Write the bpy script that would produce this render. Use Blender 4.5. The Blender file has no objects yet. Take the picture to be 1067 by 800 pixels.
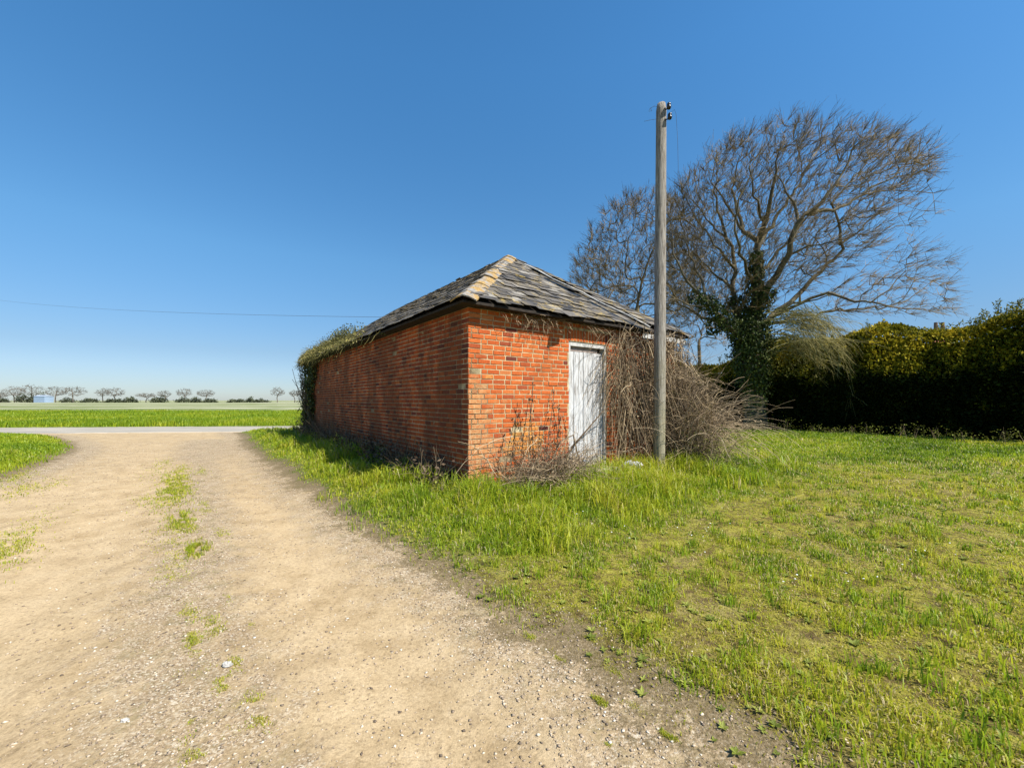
import bpy, math, random
import numpy as np
from mathutils import Vector, Matrix

random.seed(7); RNG = np.random.default_rng(11)
R = math.radians
scene = bpy.context.scene
COL = scene.collection
F = 430.0
CAMZ = 1.5

# ---------------------------------------------------------------- materials
def new_mat(name):
    m = bpy.data.materials.new(name); m.use_nodes = True
    nt = m.node_tree
    for n in list(nt.nodes): nt.nodes.remove(n)
    return m, nt

class NT:
    def __init__(s, name):
        s.m, s.t = new_mat(name)
        s.out = s.n('ShaderNodeOutputMaterial')
        s.pos = s.n('ShaderNodeNewGeometry').outputs['Position']
    def n(s, typ, **kw):
        nd = s.t.nodes.new(typ)
        for k, v in kw.items(): setattr(nd, k, v)
        return nd
    def l(s, a, b): s.t.links.new(a, b)
    def vec(s, scale, src=None):
        mp = s.n('ShaderNodeMapping')
        mp.inputs['Scale'].default_value = scale
        s.l(src or s.pos, mp.inputs['Vector']); return mp.outputs[0]
    def noise(s, scale, detail=4, rough=.55, src=None, dist=0):
        nd = s.n('ShaderNodeTexNoise')
        nd.inputs['Scale'].default_value = scale; nd.inputs['Detail'].default_value = detail
        nd.inputs['Roughness'].default_value = rough; nd.inputs['Distortion'].default_value = dist
        s.l(src or s.pos, nd.inputs['Vector']); return nd.outputs['Fac']
    def voro(s, scale, feature='F1', out='Distance', src=None):
        nd = s.n('ShaderNodeTexVoronoi', feature=feature)
        nd.inputs['Scale'].default_value = scale
        s.l(src or s.pos, nd.inputs['Vector']); return nd.outputs[out]
    def ramp(s, fac, stops, interp='LINEAR'):
        nd = s.n('ShaderNodeValToRGB'); cr = nd.color_ramp; cr.interpolation = interp
        while len(cr.elements) < len(stops): cr.elements.new(.5)
        for e, (p, c) in zip(cr.elements, stops):
            e.position = p; e.color = (*c, 1) if len(c) == 3 else c
        s.l(fac, nd.inputs['Fac']); return nd.outputs['Color']
    def step(s, fac, a, b):
        nd = s.n('ShaderNodeMapRange'); nd.interpolation_type = 'SMOOTHSTEP'
        nd.inputs['From Min'].default_value = a; nd.inputs['From Max'].default_value = b
        s.l(fac, nd.inputs['Value']); return nd.outputs['Result']
    def mix(s, fac, a, b, mode='MIX'):
        nd = s.n('ShaderNodeMix', data_type='RGBA', blend_type=mode)
        for i, v in ((0, fac), (6, a), (7, b)):
            if isinstance(v, (int, float)): nd.inputs[i].default_value = v
            elif isinstance(v, tuple): nd.inputs[i].default_value = (*v, 1)
            else: s.l(v, nd.inputs[i])
        return nd.outputs[2]
    def math(s, op, a, b=0.0):
        nd = s.n('ShaderNodeMath', operation=op)
        for i, v in ((0, a), (1, b)):
            if isinstance(v, (int, float)): nd.inputs[i].default_value = v
            else: s.l(v, nd.inputs[i])
        return nd.outputs[0]
    def attr(s, name):
        return s.n('ShaderNodeAttribute', attribute_name=name).outputs['Fac']
    def sep(s, src=None):
        nd = s.n('ShaderNodeSeparateXYZ'); s.l(src or s.pos, nd.inputs[0]); return nd.outputs
    def finish(s, col, rough=.9, spec=.2, bump=None, bstr=.4, bdist=.01, trans=0, metal=0):
        p = s.n('ShaderNodeBsdfPrincipled')
        if isinstance(col, tuple): p.inputs['Base Color'].default_value = (*col, 1)
        else: s.l(col, p.inputs['Base Color'])
        if isinstance(rough, (int, float)): p.inputs['Roughness'].default_value = rough
        else: s.l(rough, p.inputs['Roughness'])
        p.inputs['Specular IOR Level'].default_value = spec
        p.inputs['Metallic'].default_value = metal
        if bump is not None:
            b = s.n('ShaderNodeBump'); b.inputs['Strength'].default_value = bstr
            b.inputs['Distance'].default_value = bdist
            s.l(bump, b.inputs['Height']); s.l(b.outputs[0], p.inputs['Normal'])
        sh = p.outputs[0]
        if trans > 0:
            tr = s.n('ShaderNodeBsdfTranslucent')
            if isinstance(col, tuple): tr.inputs[0].default_value = (*col, 1)
            else: s.l(col, tr.inputs[0])
            mx = s.n('ShaderNodeMixShader'); mx.inputs[0].default_value = trans
            s.l(sh, mx.inputs[1]); s.l(tr.outputs[0], mx.inputs[2]); sh = mx.outputs[0]
        s.l(sh, s.out.inputs['Surface']); return s.m

def mat_tone(name, stops, rough=.8, spec=.2, trans=0, nscale=None, bump=None):
    t = NT(name); c = t.ramp(t.attr('tone'), stops)
    if nscale:
        v = t.ramp(t.noise(nscale, 4), [(.3, (.6, .6, .6)), (.7, (1.15, 1.15, 1.15))])
        c = t.mix(1.0, c, v, 'MULTIPLY')
    return t.finish(c, rough, spec, trans=trans, bump=t.noise(bump, 5) if bump else None, bstr=.6, bdist=.02)

# grass: 0 deep green .. 1 straw
GRASS = mat_tone('grass_blades', [(0, (.10, .165, .010)), (.3, (.24, .345, .016)), (.55, (.41, .43, .025)),
                                  (.75, (.52, .46, .06)), (.88, (.48, .38, .15)), (1, (.60, .51, .30))], .45, .32, .5)
TWIG = mat_tone('dry_stems', [(0, (.055, .035, .022)), (.35, (.17, .125, .08)), (.7, (.38, .28, .165)), (1, (.60, .49, .33))], .85, .15)
IVY = mat_tone('ivy_leaves', [(0, (.014, .026, .004)), (.5, (.05, .072, .010)), (.85, (.14, .16, .025)), (1, (.32, .33, .12))], .55, .22, .2)
CONIFER = mat_tone('conifer_sprays', [(0, (.014, .022, .003)), (.4, (.05, .06, .005)), (.7, (.22, .20, .012)), (1, (.48, .38, .03))], .7, .12, .25)
BUSH = mat_tone('bush_leaves', [(0, (.03, .045, .015)), (.5, (.13, .13, .025)), (1, (.26, .235, .05))], .7, .2, .2)
WEED = mat_tone('weed_leaves', [(0, (.085, .115, .015)), (.5, (.18, .21, .03)), (1, (.36, .37, .08))], .6, .2, .3)
MOSSY = mat_tone('roof_growth', [(0, (.03, .035, .012)), (.4, (.11, .11, .035)), (.7, (.24, .20, .08)), (1, (.34, .32, .07))], .9, .1, .15)

def bark_mat(name, a, b, c):
    t = NT(name)
    n1 = t.noise(3, 5, .6, t.vec((1, 1, .3))); n2 = t.noise(22, 5, .7, t.vec((1, 1, .25)))
    col = t.ramp(n1, [(.3, a), (.55, b), (.75, c)])
    col = t.mix(1.0, col, t.ramp(n2, [(.3, (.5, .5, .5)), (.7, (1.2, 1.2, 1.2))]), 'MULTIPLY')
    return t.finish(col, .9, .15, bump=n2, bstr=.7, bdist=.03)
BARK = bark_mat('tree_bark', (.07, .055, .035), (.15, .125, .08), (.24, .21, .12))
TWIGBARK = mat_tone('tree_twigs', [(0, (.08, .055, .028)), (.5, (.17, .122, .062)), (1, (.29, .215, .115))], .85, .15)
FARTWIG = mat_tone('far_twigs', [(0, (.09, .075, .06)), (1, (.19, .165, .13))], .9, .1)

def brick_mat():
    t = NT('old_red_brick')
    z = t.sep()[2]
    tone = t.attr('tone')
    c = t.ramp(tone, [(0, (.11, .032, .024)), (.15, (.25, .056, .026)), (.45, (.42, .088, .022)), (.8, (.50, .135, .035)), (1, (.45, .17, .065))])
    f = t.noise(38, 6, .7)
    c = t.mix(1.0, c, t.ramp(f, [(.25, (.62, .6, .58)), (.55, (1, 1, 1)), (.8, (1.15, 1.1, 1.05))]), 'MULTIPLY')
    # weathered, paler and lichen-yellow bricks near the corner foot (patches with their own shape)
    age = t.attr('age')
    n = t.noise(5.5, 4, .6); n2 = t.noise(30, 4, .7)
    m1 = t.step(t.math('ADD', age, t.math('MULTIPLY', t.math('SUBTRACT', n, .5), 1.3)), .45, .85)
    c = t.mix(t.math('MULTIPLY', m1, t.math('ADD', t.math('MULTIPLY', n2, .9), .05)), c, t.ramp(n2, [(.3, (.30, .17, .075)), (.55, (.46, .33, .15)), (.75, (.56, .50, .33))]))
    yel = t.attr('lichen')
    m2 = t.step(t.math('ADD', yel, t.math('MULTIPLY', t.math('SUBTRACT', n, .5), .9)), .45, .75)
    c = t.mix(t.math('MULTIPLY', m2, t.math('MULTIPLY', n2, .75)), c, t.ramp(n2, [(.35, (.42, .21, .05)), (.6, (.62, .42, .10))]))
    gr = t.attr('grime')  # grime: 1 off the door wall, drives stains plus painted shade
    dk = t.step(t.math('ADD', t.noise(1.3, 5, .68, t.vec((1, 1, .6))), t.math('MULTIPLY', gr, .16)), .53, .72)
    c = t.mix(t.math('MULTIPLY', dk, t.math('ADD', t.math('MULTIPLY', gr, .28), .25)), c, (.07, .034, .018))  # side walls: stains plus extra darkening that deepens their shade
    return t.finish(c, .92, .12, bump=f, bstr=.55, bdist=.006)
def mortar_mat():
    t = NT('lime_mortar'); n = t.noise(9, 5, .6); n2 = t.noise(60, 4, .7)
    c = t.ramp(n, [(.3, (.24, .145, .08)), (.5, (.44, .34, .19)), (.75, (.58, .48, .30))])
    c = t.mix(1.0, c, t.ramp(n2, [(.3, (.75, .75, .75)), (.7, (1.1, 1.1, 1.1))]), 'MULTIPLY')
    age = t.attr('age')
    gr = t.attr('grime')  # grime: stains plus painted wall shade, as on the bricks
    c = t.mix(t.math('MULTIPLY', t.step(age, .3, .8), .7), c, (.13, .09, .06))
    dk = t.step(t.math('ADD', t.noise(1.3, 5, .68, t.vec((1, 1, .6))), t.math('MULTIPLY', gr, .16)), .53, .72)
    c = t.mix(t.math('MULTIPLY', dk, t.math('ADD', t.math('MULTIPLY', gr, .42), .2)), c, (.075, .05, .03))  # joints likewise: staining and wall shade both put into the colour
    return t.finish(c, .95, .1, bump=n2, bstr=.5, bdist=.005)
BRICK, MORTAR = brick_mat(), mortar_mat()

def slate_mat():
    t = NT('old_roof_slate'); tone = t.attr('tone')
    c = t.ramp(tone, [(0, (.022, .020, .018)), (.4, (.085, .074, .062)), (.75, (.145, .127, .105)), (1, (.25, .228, .195))])
    n = t.noise(3.2, 5, .65); n2 = t.noise(28, 5, .7)
    c = t.mix(1.0, c, t.ramp(n2, [(.3, (.6, .6, .6)), (.7, (1.3, 1.28, 1.22))]), 'MULTIPLY')
    c = t.mix(t.math('MULTIPLY', t.step(n, .46, .62), .6), c, t.ramp(n2, [(.35, (.055, .045, .028)), (.7, (.22, .165, .08))]))
    lich = t.math('MULTIPLY', t.step(t.noise(5, 4, .65), .54, .66), t.step(n2, .42, .56))
    c = t.mix(t.math('MULTIPLY', lich, .7), c, (.42, .29, .06))
    return t.finish(c, .6, .4, bump=n2, bstr=.5, bdist=.006)
SLATE = slate_mat()
def cap_mat():
    t = NT('lichened_hip_cap'); n = t.noise(4.5, 5, .6); n2 = t.noise(34, 5, .7)
    c = t.ramp(n2, [(.3, (.13, .12, .11)), (.7, (.32, .30, .27))])
    c = t.mix(t.math('MULTIPLY', t.step(n, .44, .60), .85), c, t.ramp(n2, [(.35, (.17, .10, .03)), (.55, (.36, .215, .05)), (.7, (.45, .31, .10))]))
    return t.finish(c, .85, .2, bump=n2, bstr=.6, bdist=.01)
CAP = cap_mat()
def simple(name, a, b, scale=12, rough=.85, spec=.2, vec=None, bdist=.005):
    t = NT(name); n = t.noise(scale, 5, .65, t.vec(vec) if vec else None)
    return t.finish(t.ramp(n, [(.3, a), (.7, b)]), rough, spec, bump=n, bstr=.5, bdist=bdist)
DARKWOOD = simple('dark_old_timber', (.012, .010, .008), (.04, .03, .022), 14)
def door_mat():
    t = NT('peeling_white_paint')
    n = t.noise(7, 6, .7, t.vec((6, 6, .45))); n2 = t.noise(40, 5, .7, t.vec((2, 2, .3)))
    c = t.ramp(n2, [(.3, (.40, .40, .41)), (.7, (.58, .58, .57))])
    c = t.mix(t.step(n, .48, .62), c, t.ramp(n2, [(.3, (.15, .135, .12)), (.7, (.33, .31, .29))]))
    z = t.sep()[2]
    low = t.step(t.math('ADD', z, t.math('MULTIPLY', n2, .5)), .95, .55)
    c = t.mix(t.math('MULTIPLY', low, .55), c, (.26, .23, .19))
    return t.finish(c, .8, .2, bump=n2, bstr=.5, bdist=.004)
DOORM = door_mat()
WHITEWOOD = simple('weathered_white_board', (.30, .29, .27), (.54, .53, .50), 10)
def pole_mat():
    t = NT('weathered_pole_wood')
    n = t.noise(10, 6, .7, t.vec((5, 5, .22))); n2 = t.noise(30, 5, .75, t.vec((3.5, 3.5, .12))); n3 = t.noise(1.4, 4, .6)
    c = t.ramp(n2, [(.36, (.03, .025, .02)), (.47, (.22, .19, .155)), (.68, (.44, .405, .35))])
    c = t.mix(t.math('MULTIPLY', t.step(n, .54, .68), .7), c, (.42, .41, .39))
    z = t.sep()[2]
    gr = t.step(t.math('ADD', z, t.math('MULTIPLY', n3, 2.4)), 4.2, 1.8)
    c = t.mix(t.math('MULTIPLY', gr, .55), c, t.ramp(n, [(.35, (.16, .145, .06)), (.65, (.38, .34, .2))]))
    return t.finish(c, .85, .2, bump=n2, bstr=.9, bdist=.02)
POLE = pole_mat()
BLACK = simple('black_ceramic', (.006, .006, .007), (.015, .015, .016), 10, .3, .5)
WIREM = simple('wire_metal', (.05, .05, .055), (.10, .10, .105), 10, .5, .4)
CONC = simple('pale_concrete', (.24, .225, .20), (.46, .44, .40), 18, .9, .15, bdist=.01)
RAG = simple('crumpled_plastic', (.22, .22, .23), (.42, .42, .44), 9, .45, .4, bdist=.02)

def ground_mat():
    t = NT('sandy_track_and_turf')
    g = t.attr('gravel'); lush = t.attr('lush'); sd = t.attr('border')
    big = t.noise(.55, 4, .55); mid = t.noise(3.2, 6, .65); fine = t.noise(38, 6, .75); vf = t.noise(130, 4, .7); n9 = t.noise(9, 6, .7); n60 = t.noise(60, 5, .75)
    c = t.ramp(mid, [(.28, (.27, .19, .098)), (.5, (.385, .285, .162)), (.75, (.465, .355, .215))])
    c = t.mix(t.math('MULTIPLY', t.step(big, .42, .62), .35), c, (.44, .33, .195))
    streak = t.noise(2.2, 6, .7, t.vec((2.2, .9, 1)), .6)
    c = t.mix(t.math('MULTIPLY', t.step(streak, .52, .70), .45), c, (.21, .15, .085))
    c = t.mix(1.0, c, t.ramp(fine, [(.28, (.55, .53, .50)), (.48, (1, 1, 1)), (.75, (1.25, 1.25, 1.27))]), 'MULTIPLY')
    c = t.mix(1.0, c, t.ramp(vf, [(.25, (.70, .69, .66)), (.7, (1.14, 1.14, 1.14))]), 'MULTIPLY')
    vor = t.n('ShaderNodeTexVoronoi'); vor.inputs['Scale'].default_value = 105
    t.l(t.vec((1, 1, 1)), vor.inputs['Vector'])
    st = t.ramp(t.sep(vor.outputs['Color'])[0], [(0, (.06, .043, .03)), (.3, (.22, .155, .10)), (.7, (.41, .325, .23)), (1, (.70, .65, .55))])
    gm = t.step(t.math('ADD', g, t.math('MULTIPLY', t.math('SUBTRACT', t.noise(5, 6, .75), .5), 2.2)), .40, 1.05)
    c = t.mix(t.math('MULTIPLY', gm, .50), c, st)
    c = t.mix(1.0, c, t.ramp(g, [(.2, (1.04, 1.04, 1.05)), (.9, (.93, .92, .90))]), 'MULTIPLY')
    mossy = t.math('MULTIPLY', t.step(g, .45, .85), t.step(t.noise(4.6, 6, .8), .49, .62))
    c = t.mix(t.math('MULTIPLY', mossy, .55), c, t.ramp(n9, [(.35, (.12, .095, .04)), (.65, (.25, .20, .10))]))
    lev = t.step(t.noise(7, 6, .8, t.vec((1, 1, 1)), .8), .60, .70)
    c = t.mix(t.math('MULTIPLY', lev, .30), c, (.17, .12, .07))
    # dark humus at the rim, then turf
    rim = t.ramp(n60, [(.28, (.045, .032, .015)), (.5, (.13, .095, .045)), (.68, (.27, .21, .13)), (.8, (.42, .36, .29))])
    brk = t.math('MULTIPLY', t.math('SUBTRACT', n9, .5), 1.0)
    brk = t.math('ADD', brk, t.math('MULTIPLY', t.math('SUBTRACT', t.noise(1.6, 4, .6), .5), .6))
    brk = t.math('ADD', brk, t.math('MULTIPLY', t.math('SUBTRACT', t.noise(28, 5, .8), .5), 1.1))
    sdn = t.math('ADD', sd, brk)
    c = t.mix(t.math('MULTIPLY', t.step(sdn, .16, -.06), .85), c, rim)
    l = t.ramp(n9, [(.28, (.06, .038, .016)), (.42, (.12, .088, .028)), (.55, (.23, .205, .035)), (.75, (.34, .31, .055))])
    l = t.mix(t.math('MULTIPLY', lush, .75), l, t.ramp(n9, [(.3, (.07, .11, .015)), (.7, (.17, .24, .02))]))
    dry = t.step(t.noise(1.1, 5, .6), .50, .66)
    l = t.mix(t.math('MULTIPLY', t.math('MULTIPLY', dry, t.math('SUBTRACT', 1.0, lush)), .5), l, t.ramp(n9, [(.3, (.13, .09, .045)), (.7, (.30, .24, .11))]))
    l = t.mix(1.0, l, t.ramp(n60, [(.3, (.40, .39, .36)), (.7, (1.4, 1.4, 1.35))]), 'MULTIPLY')
    lm = t.step(sdn, -.20, -.45)
    c = t.mix(lm, c, l)
    h = t.math('ADD', t.math('MULTIPLY', fine, .7), t.math('MULTIPLY', mid, .7))
    h = t.math('ADD', h, t.math('MULTIPLY', t.math('MULTIPLY', vor.outputs['Distance'], gm), -.35))
    h = t.math('ADD', h, t.math('MULTIPLY', t.math('MULTIPLY', n60, lm), .8))
    return t.finish(c, .95, .12, bump=h, bstr=.7, bdist=.018)
def road_mat():
    t = NT('worn_asphalt'); n = t.noise(.9, 5, .65, t.vec((.35, 1.4, 1))); n2 = t.noise(40, 4, .7)
    c = t.ramp(n, [(.3, (.25, .225, .185)), (.55, (.33, .295, .24)), (.75, (.42, .365, .28))])
    s = t.attr('edge')
    c = t.mix(t.step(t.math('ADD', s, t.math('MULTIPLY', t.math('SUBTRACT', n, .5), 1.0)), .4, .8), c, (.52, .41, .28))
    c = t.mix(1.0, c, t.ramp(n2, [(.3, (.8, .8, .8)), (.7, (1.1, 1.1, 1.1))]), 'MULTIPLY')
    return t.finish(c, .85, .25, bump=n2, bstr=.3, bdist=.01)
def field_mat():
    t = NT('sown_field')
    n = t.noise(.045, 5, .6, t.vec((.22, 1, 1))); n2 = t.noise(.5, 4, .7, t.vec((.3, 1, 1)))
    c = t.ramp(n2, [(.3, (.11, .135, .05)), (.7, (.22, .23, .10))])
    pale = t.step(t.math('ADD', n, t.math('MULTIPLY', n2, .25)), .60, .72)
    c = t.mix(t.math('MULTIPLY', pale, .85), c, (.44, .41, .30))
    y = t.sep()[1]
    w = t.n('ShaderNodeTexWave', wave_type='BANDS', bands_direction='X'); w.inputs['Scale'].default_value = .016
    w.inputs['Distortion'].default_value = .3
    t.l(t.pos, w.inputs['Vector'])
    c = t.mix(t.math('MULTIPLY', t.step(w.outputs['Fac'], .93, .98), .6), c, (.10, .15, .05))
    return t.finish(c, .95, .05)
GROUND, ROAD, FIELD = ground_mat(), road_mat(), field_mat()
PEBBLE = mat_tone('pebbles', [(0, (.12, .09, .065)), (.5, (.34, .26, .18)), (.85, (.50, .41, .30)), (1, (.62, .58, .50))], .85, .2)

# ---------------------------------------------------------------- mesh helpers
def tag(o, label=None, cat=None, group=None, kind=None):
    if label: o['label'] = label
    if cat: o['category'] = cat
    if group: o['group'] = group
    if kind: o['kind'] = kind
    return o
def empty(name, loc, label=None, cat=None, group=None):
    o = bpy.data.objects.new(name, None); o.location = loc; o.empty_display_size = .3
    COL.objects.link(o); return tag(o, label, cat, group)

class MB:
    """collects vertices, faces, per-vertex attributes and face material slots"""
    def __init__(s): s.q = {}; s.v = []; s.f = []; s.a = {}; s.mi = []; s.cur = 0; s.sm = False
    def add(s, vs, fs, **at):
        b = len(s.v); s.v.extend(vs)
        s.f.extend([tuple(i + b for i in f) for f in fs]); s.mi.extend([s.cur] * len(fs))
        n = len(vs)
        for k, x in at.items():
            l = s.a.setdefault(k, [])
            l.extend([0.0] * (b - len(l)))
            l.extend(x if hasattr(x, '__len__') else [x] * n)
    def box(s, o, ax, ay, az, **at):
        """corner o and three edge vectors"""
        o = Vector(o); ax = Vector(ax); ay = Vector(ay); az = Vector(az)
        vs = [o, o+ax, o+ax+ay, o+ay, o+az, o+ax+az, o+ax+ay+az, o+ay+az]
        s.add([tuple(v) for v in vs], [(0,3,2,1),(4,5,6,7),(0,1,5,4),(1,2,6,5),(2,3,7,6),(3,0,4,7)], **at)
    def tube(s, pts, rad, sides=4, tone=.5, cap=True):
        n = len(pts)
        if n < 2: return
        if sides <= 4: return s.stem(pts, rad, sides, tone)
        P = [Vector(p) for p in pts]; vs = []
        d0 = (P[1]-P[0]).normalized()
        a = d0.orthogonal().normalized()
        for i in range(n):
            d = (P[min(i+1, n-1)] - P[max(i-1, 0)])
            if d.length < 1e-6: d = d0.copy()
            d.normalize()
            a = (a - d*a.dot(d))
            if a.length < 1e-4: a = d.orthogonal()
            a.normalize(); b = d.cross(a)
            r = rad[i] if hasattr(rad, '__len__') else rad
            for k in range(sides):
                t = 2*math.pi*k/sides; q = P[i] + (a*math.cos(t) + b*math.sin(t))*r
                vs.append((q.x, q.y, q.z))
        fs = [(i*sides+k, i*sides+(k+1) % sides, (i+1)*sides+(k+1) % sides, (i+1)*sides+k) for i in range(n-1) for k in range(sides)]
        if cap and sides > 2:
            fs.append(tuple(range(sides))[::-1]); fs.append(tuple((n-1)*sides+k for k in range(sides)))
        s.add(vs, fs, tone=tone)
    def stem(s, pts, rad, sides=3, tone=.5):
        """thin tube without end caps, built in batches"""
        n = len(pts)
        if n < 2: return
        rad = rad if hasattr(rad, '__len__') else [rad]*n
        s.q.setdefault((n, sides), []).append(([c for p in pts for c in p], list(rad[:n]), tone))
    def flush(s):
        for (n, S), L in s.q.items():
            Pn = np.array([l[0] for l in L]).reshape(-1, n, 3); r = np.array([l[1] for l in L]); tn = np.array([l[2] for l in L]); m = len(L)
            d = np.empty_like(Pn); d[:, 1:-1] = Pn[:, 2:]-Pn[:, :-2]; d[:, 0] = Pn[:, 1]-Pn[:, 0]; d[:, -1] = Pn[:, -1]-Pn[:, -2]
            d /= np.linalg.norm(d, axis=2, keepdims=True)+1e-9
            ov = Pn[:, -1]-Pn[:, 0]; ax = np.eye(3)[np.argmin(np.abs(ov), axis=1)][:, None, :]
            a = np.cross(d, np.broadcast_to(ax, d.shape)); a /= np.linalg.norm(a, axis=2, keepdims=True)+1e-9; b = np.cross(d, a)
            th = 2*np.pi*np.arange(S)/S
            V = Pn[:, :, None]+(a[:, :, None]*np.cos(th)[None, None, :, None]+b[:, :, None]*np.sin(th)[None, None, :, None])*r[:, :, None, None]
            i = np.arange(n-1)[:, None]; k = np.arange(S)[None]
            F0 = np.stack([i*S+k, i*S+(k+1) % S, (i+1)*S+(k+1) % S, (i+1)*S+k], -1).reshape(-1, 4)
            T = (np.arange(m)[:, None, None]*n*S+F0[None]).reshape(-1, 4)
            base = len(s.v)
            s.v.extend(V.reshape(-1, 3).tolist()); s.f.extend(map(tuple, (T+base).tolist())); s.mi.extend([s.cur]*len(T))
            l = s.a.setdefault('tone', []); l.extend([0.0]*(base-len(l))); l.extend(np.repeat(tn, n*S).tolist())
        s.q = {}
    def leaf(s, p, d, up, L, W, tone=.5, fold=0.0):
        """pointed four-cornered leaf"""
        p = Vector(p); d = Vector(d).normalized(); w = d.cross(Vector(up))
        if w.length < 1e-4: w = d.orthogonal()
        w.normalize(); nn = w.cross(d)
        m = p + d*L*.45
        vs = [p, m + w*W*.5 + nn*fold*W, p + d*L, m - w*W*.5 + nn*fold*W]
        s.add([tuple(v) for v in vs], [(0, 1, 2), (0, 2, 3)] if fold else [(0, 1, 2, 3)], tone=tone)
    def build(s, name, mats, parent=None, smooth=False, loc=None, **kw):
        s.flush()
        me = bpy.data.meshes.new(name)
        off = Vector(loc) if loc is not None else (root_loc(parent) if parent else Vector((0, 0, 0)))
        arr = np.array(s.v, dtype=np.float64).reshape(-1, 3) - np.array(off)
        me.from_pydata(arr.tolist(), [], s.f)
        finish_mesh(me, s.a, len(arr), mats, s.mi, smooth)
        o = bpy.data.objects.new(name, me); COL.objects.link(o)
        if parent: o.parent = parent
        elif loc is not None: o.location = loc
        return tag(o, **kw)
def root_loc(p):
    v = Vector((0, 0, 0))
    while p: v += p.location; p = p.parent
    return v
def finish_mesh(me, attrs, n, mats, mi=None, smooth=False):
    for k, l in attrs.items():
        l = list(l) + [0.0]*(n-len(l))
        me.attributes.new(k, 'FLOAT', 'POINT').data.foreach_set('value', np.array(l, dtype=np.float32))
    for m in (mats if isinstance(mats, (list, tuple)) else [mats]): me.materials.append(m)
    if mi is not None and any(mi): me.polygons.foreach_set('material_index', np.array(mi, dtype=np.int32))
    if smooth: me.polygons.foreach_set('use_smooth', np.ones(len(me.polygons), dtype=bool))
    me.update()
def bulk(name, V, T, attrs, mat, size, loc=(0, 0, 0), parent=None, smooth=False, **kw):
    """V (n,3); T (m,size) faces"""
    me = bpy.data.meshes.new(name)
    V = V - np.array(loc)
    me.vertices.add(len(V)); me.vertices.foreach_set('co', V.astype(np.float32).ravel())
    m = len(T); me.loops.add(m*size); me.loops.foreach_set('vertex_index', T.astype(np.int32).ravel())
    me.polygons.add(m); me.polygons.foreach_set('loop_start', np.arange(0, m*size, size, dtype=np.int32))
    me.polygons.foreach_set('loop_total', np.full(m, size, dtype=np.int32))
    me.update(calc_edges=True)
    finish_mesh(me, attrs, len(V), mat, None, smooth)
    o = bpy.data.objects.new(name, me); COL.objects.link(o)
    if parent: o.parent = parent
    else: o.location = loc
    return tag(o, **kw)

# ---------------------------------------------------------------- plan of the place
def _h(ix, iy, seed):
    n = (ix*374761393 + iy*668265263 + seed*974711) & 0x7fffffff
    n = (n ^ (n >> 13))*1274126177 & 0x7fffffff
    return ((n ^ (n >> 16)) & 0xffff)/65535.0
def vnoise(x, y, sc, seed=0, octv=3):
    x = np.asarray(x, float)*sc; y = np.asarray(y, float)*sc; tot = 0; amp = 1; s = 0
    for o in range(octv):
        ix = np.floor(x).astype(np.int64); iy = np.floor(y).astype(np.int64)
        fx = x-ix; fy = y-iy; fx = fx*fx*(3-2*fx); fy = fy*fy*(3-2*fy)
        a = _h(ix, iy, seed+o); b = _h(ix+1, iy, seed+o); c = _h(ix, iy+1, seed+o); d = _h(ix+1, iy+1, seed+o)
        tot = tot + amp*((a*(1-fx)+b*fx)*(1-fy)+(c*(1-fx)+d*fx)*fy); s += amp
        amp *= .5; x = x*2.03+17; y = y*2.03+31
    return tot/s
def sstep(a, b, x):
    t = np.clip((x-a)/(b-a), 0, 1); return t*t*(3-2*t)
def inpoly(x, y, poly):
    c = np.zeros(np.shape(x), bool); n = len(poly)
    for i in range(n):
        x1, y1 = poly[i]; x2, y2 = poly[(i+1) % n]
        if y1 == y2: continue
        cond = ((y1 > y) != (y2 > y)) & (x < (x2-x1)*(y-y1)/(y2-y1)+x1)
        c ^= cond
    return c
def dline(x, y, pts):
    d = np.full(np.shape(x), 1e9)
    for (x1, y1), (x2, y2) in zip(pts[:-1], pts[1:]):
        dx, dy = x2-x1, y2-y1; t = np.clip(((x-x1)*dx+(y-y1)*dy)/(dx*dx+dy*dy), 0, 1)
        d = np.minimum(d, np.hypot(x-x1-t*dx, y-y1-t*dy))
    return d
REDGE = [(4.6, -4), (3.0, -1.2), (1.5, .9), (.86, 1.73), (.36, 2.33), (-.26, 3.03), (-.90, 3.75), (-2.22, 5.22), (-4.66, 8.25), (-7.3, 11.6), (-9.7, 14.8), (-11.3, 17.3), (-13.2, 19.5)]
LEDGE = [(-24, 18.4), (-19.2, 17.2), (-16, 15), (-12.9, 12.2), (-10.6, 9.2), (-9.5, 7.4), (-8.9, 5), (-8.2, 0), (-7.5, -4)]
TPOLY = REDGE + [(-24, 18.6)] + LEDGE[1:]
u1 = Vector((-.595, .804, 0)).normalized(); u2 = Vector((.804, .595, 0)).normalized()
K = Vector((-.64, 6.06, 0)); WID = 5.3; LEN = 12.0
def P(s, t, z=0):   # s metres back along the long wall, t metres along the door wall
    q = K + u1*s + u2*t; return Vector((q.x, q.y, z))
FOOT = [tuple(P(0, 0)[:2]), tuple(P(0, WID)[:2]), tuple(P(LEN, WID)[:2]), tuple(P(LEN, 0)[:2])]
def dfoot(x, y):
    d = dline(x, y, FOOT + [FOOT[0]]); return np.where(inpoly(x, y, FOOT), 0, d)
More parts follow.
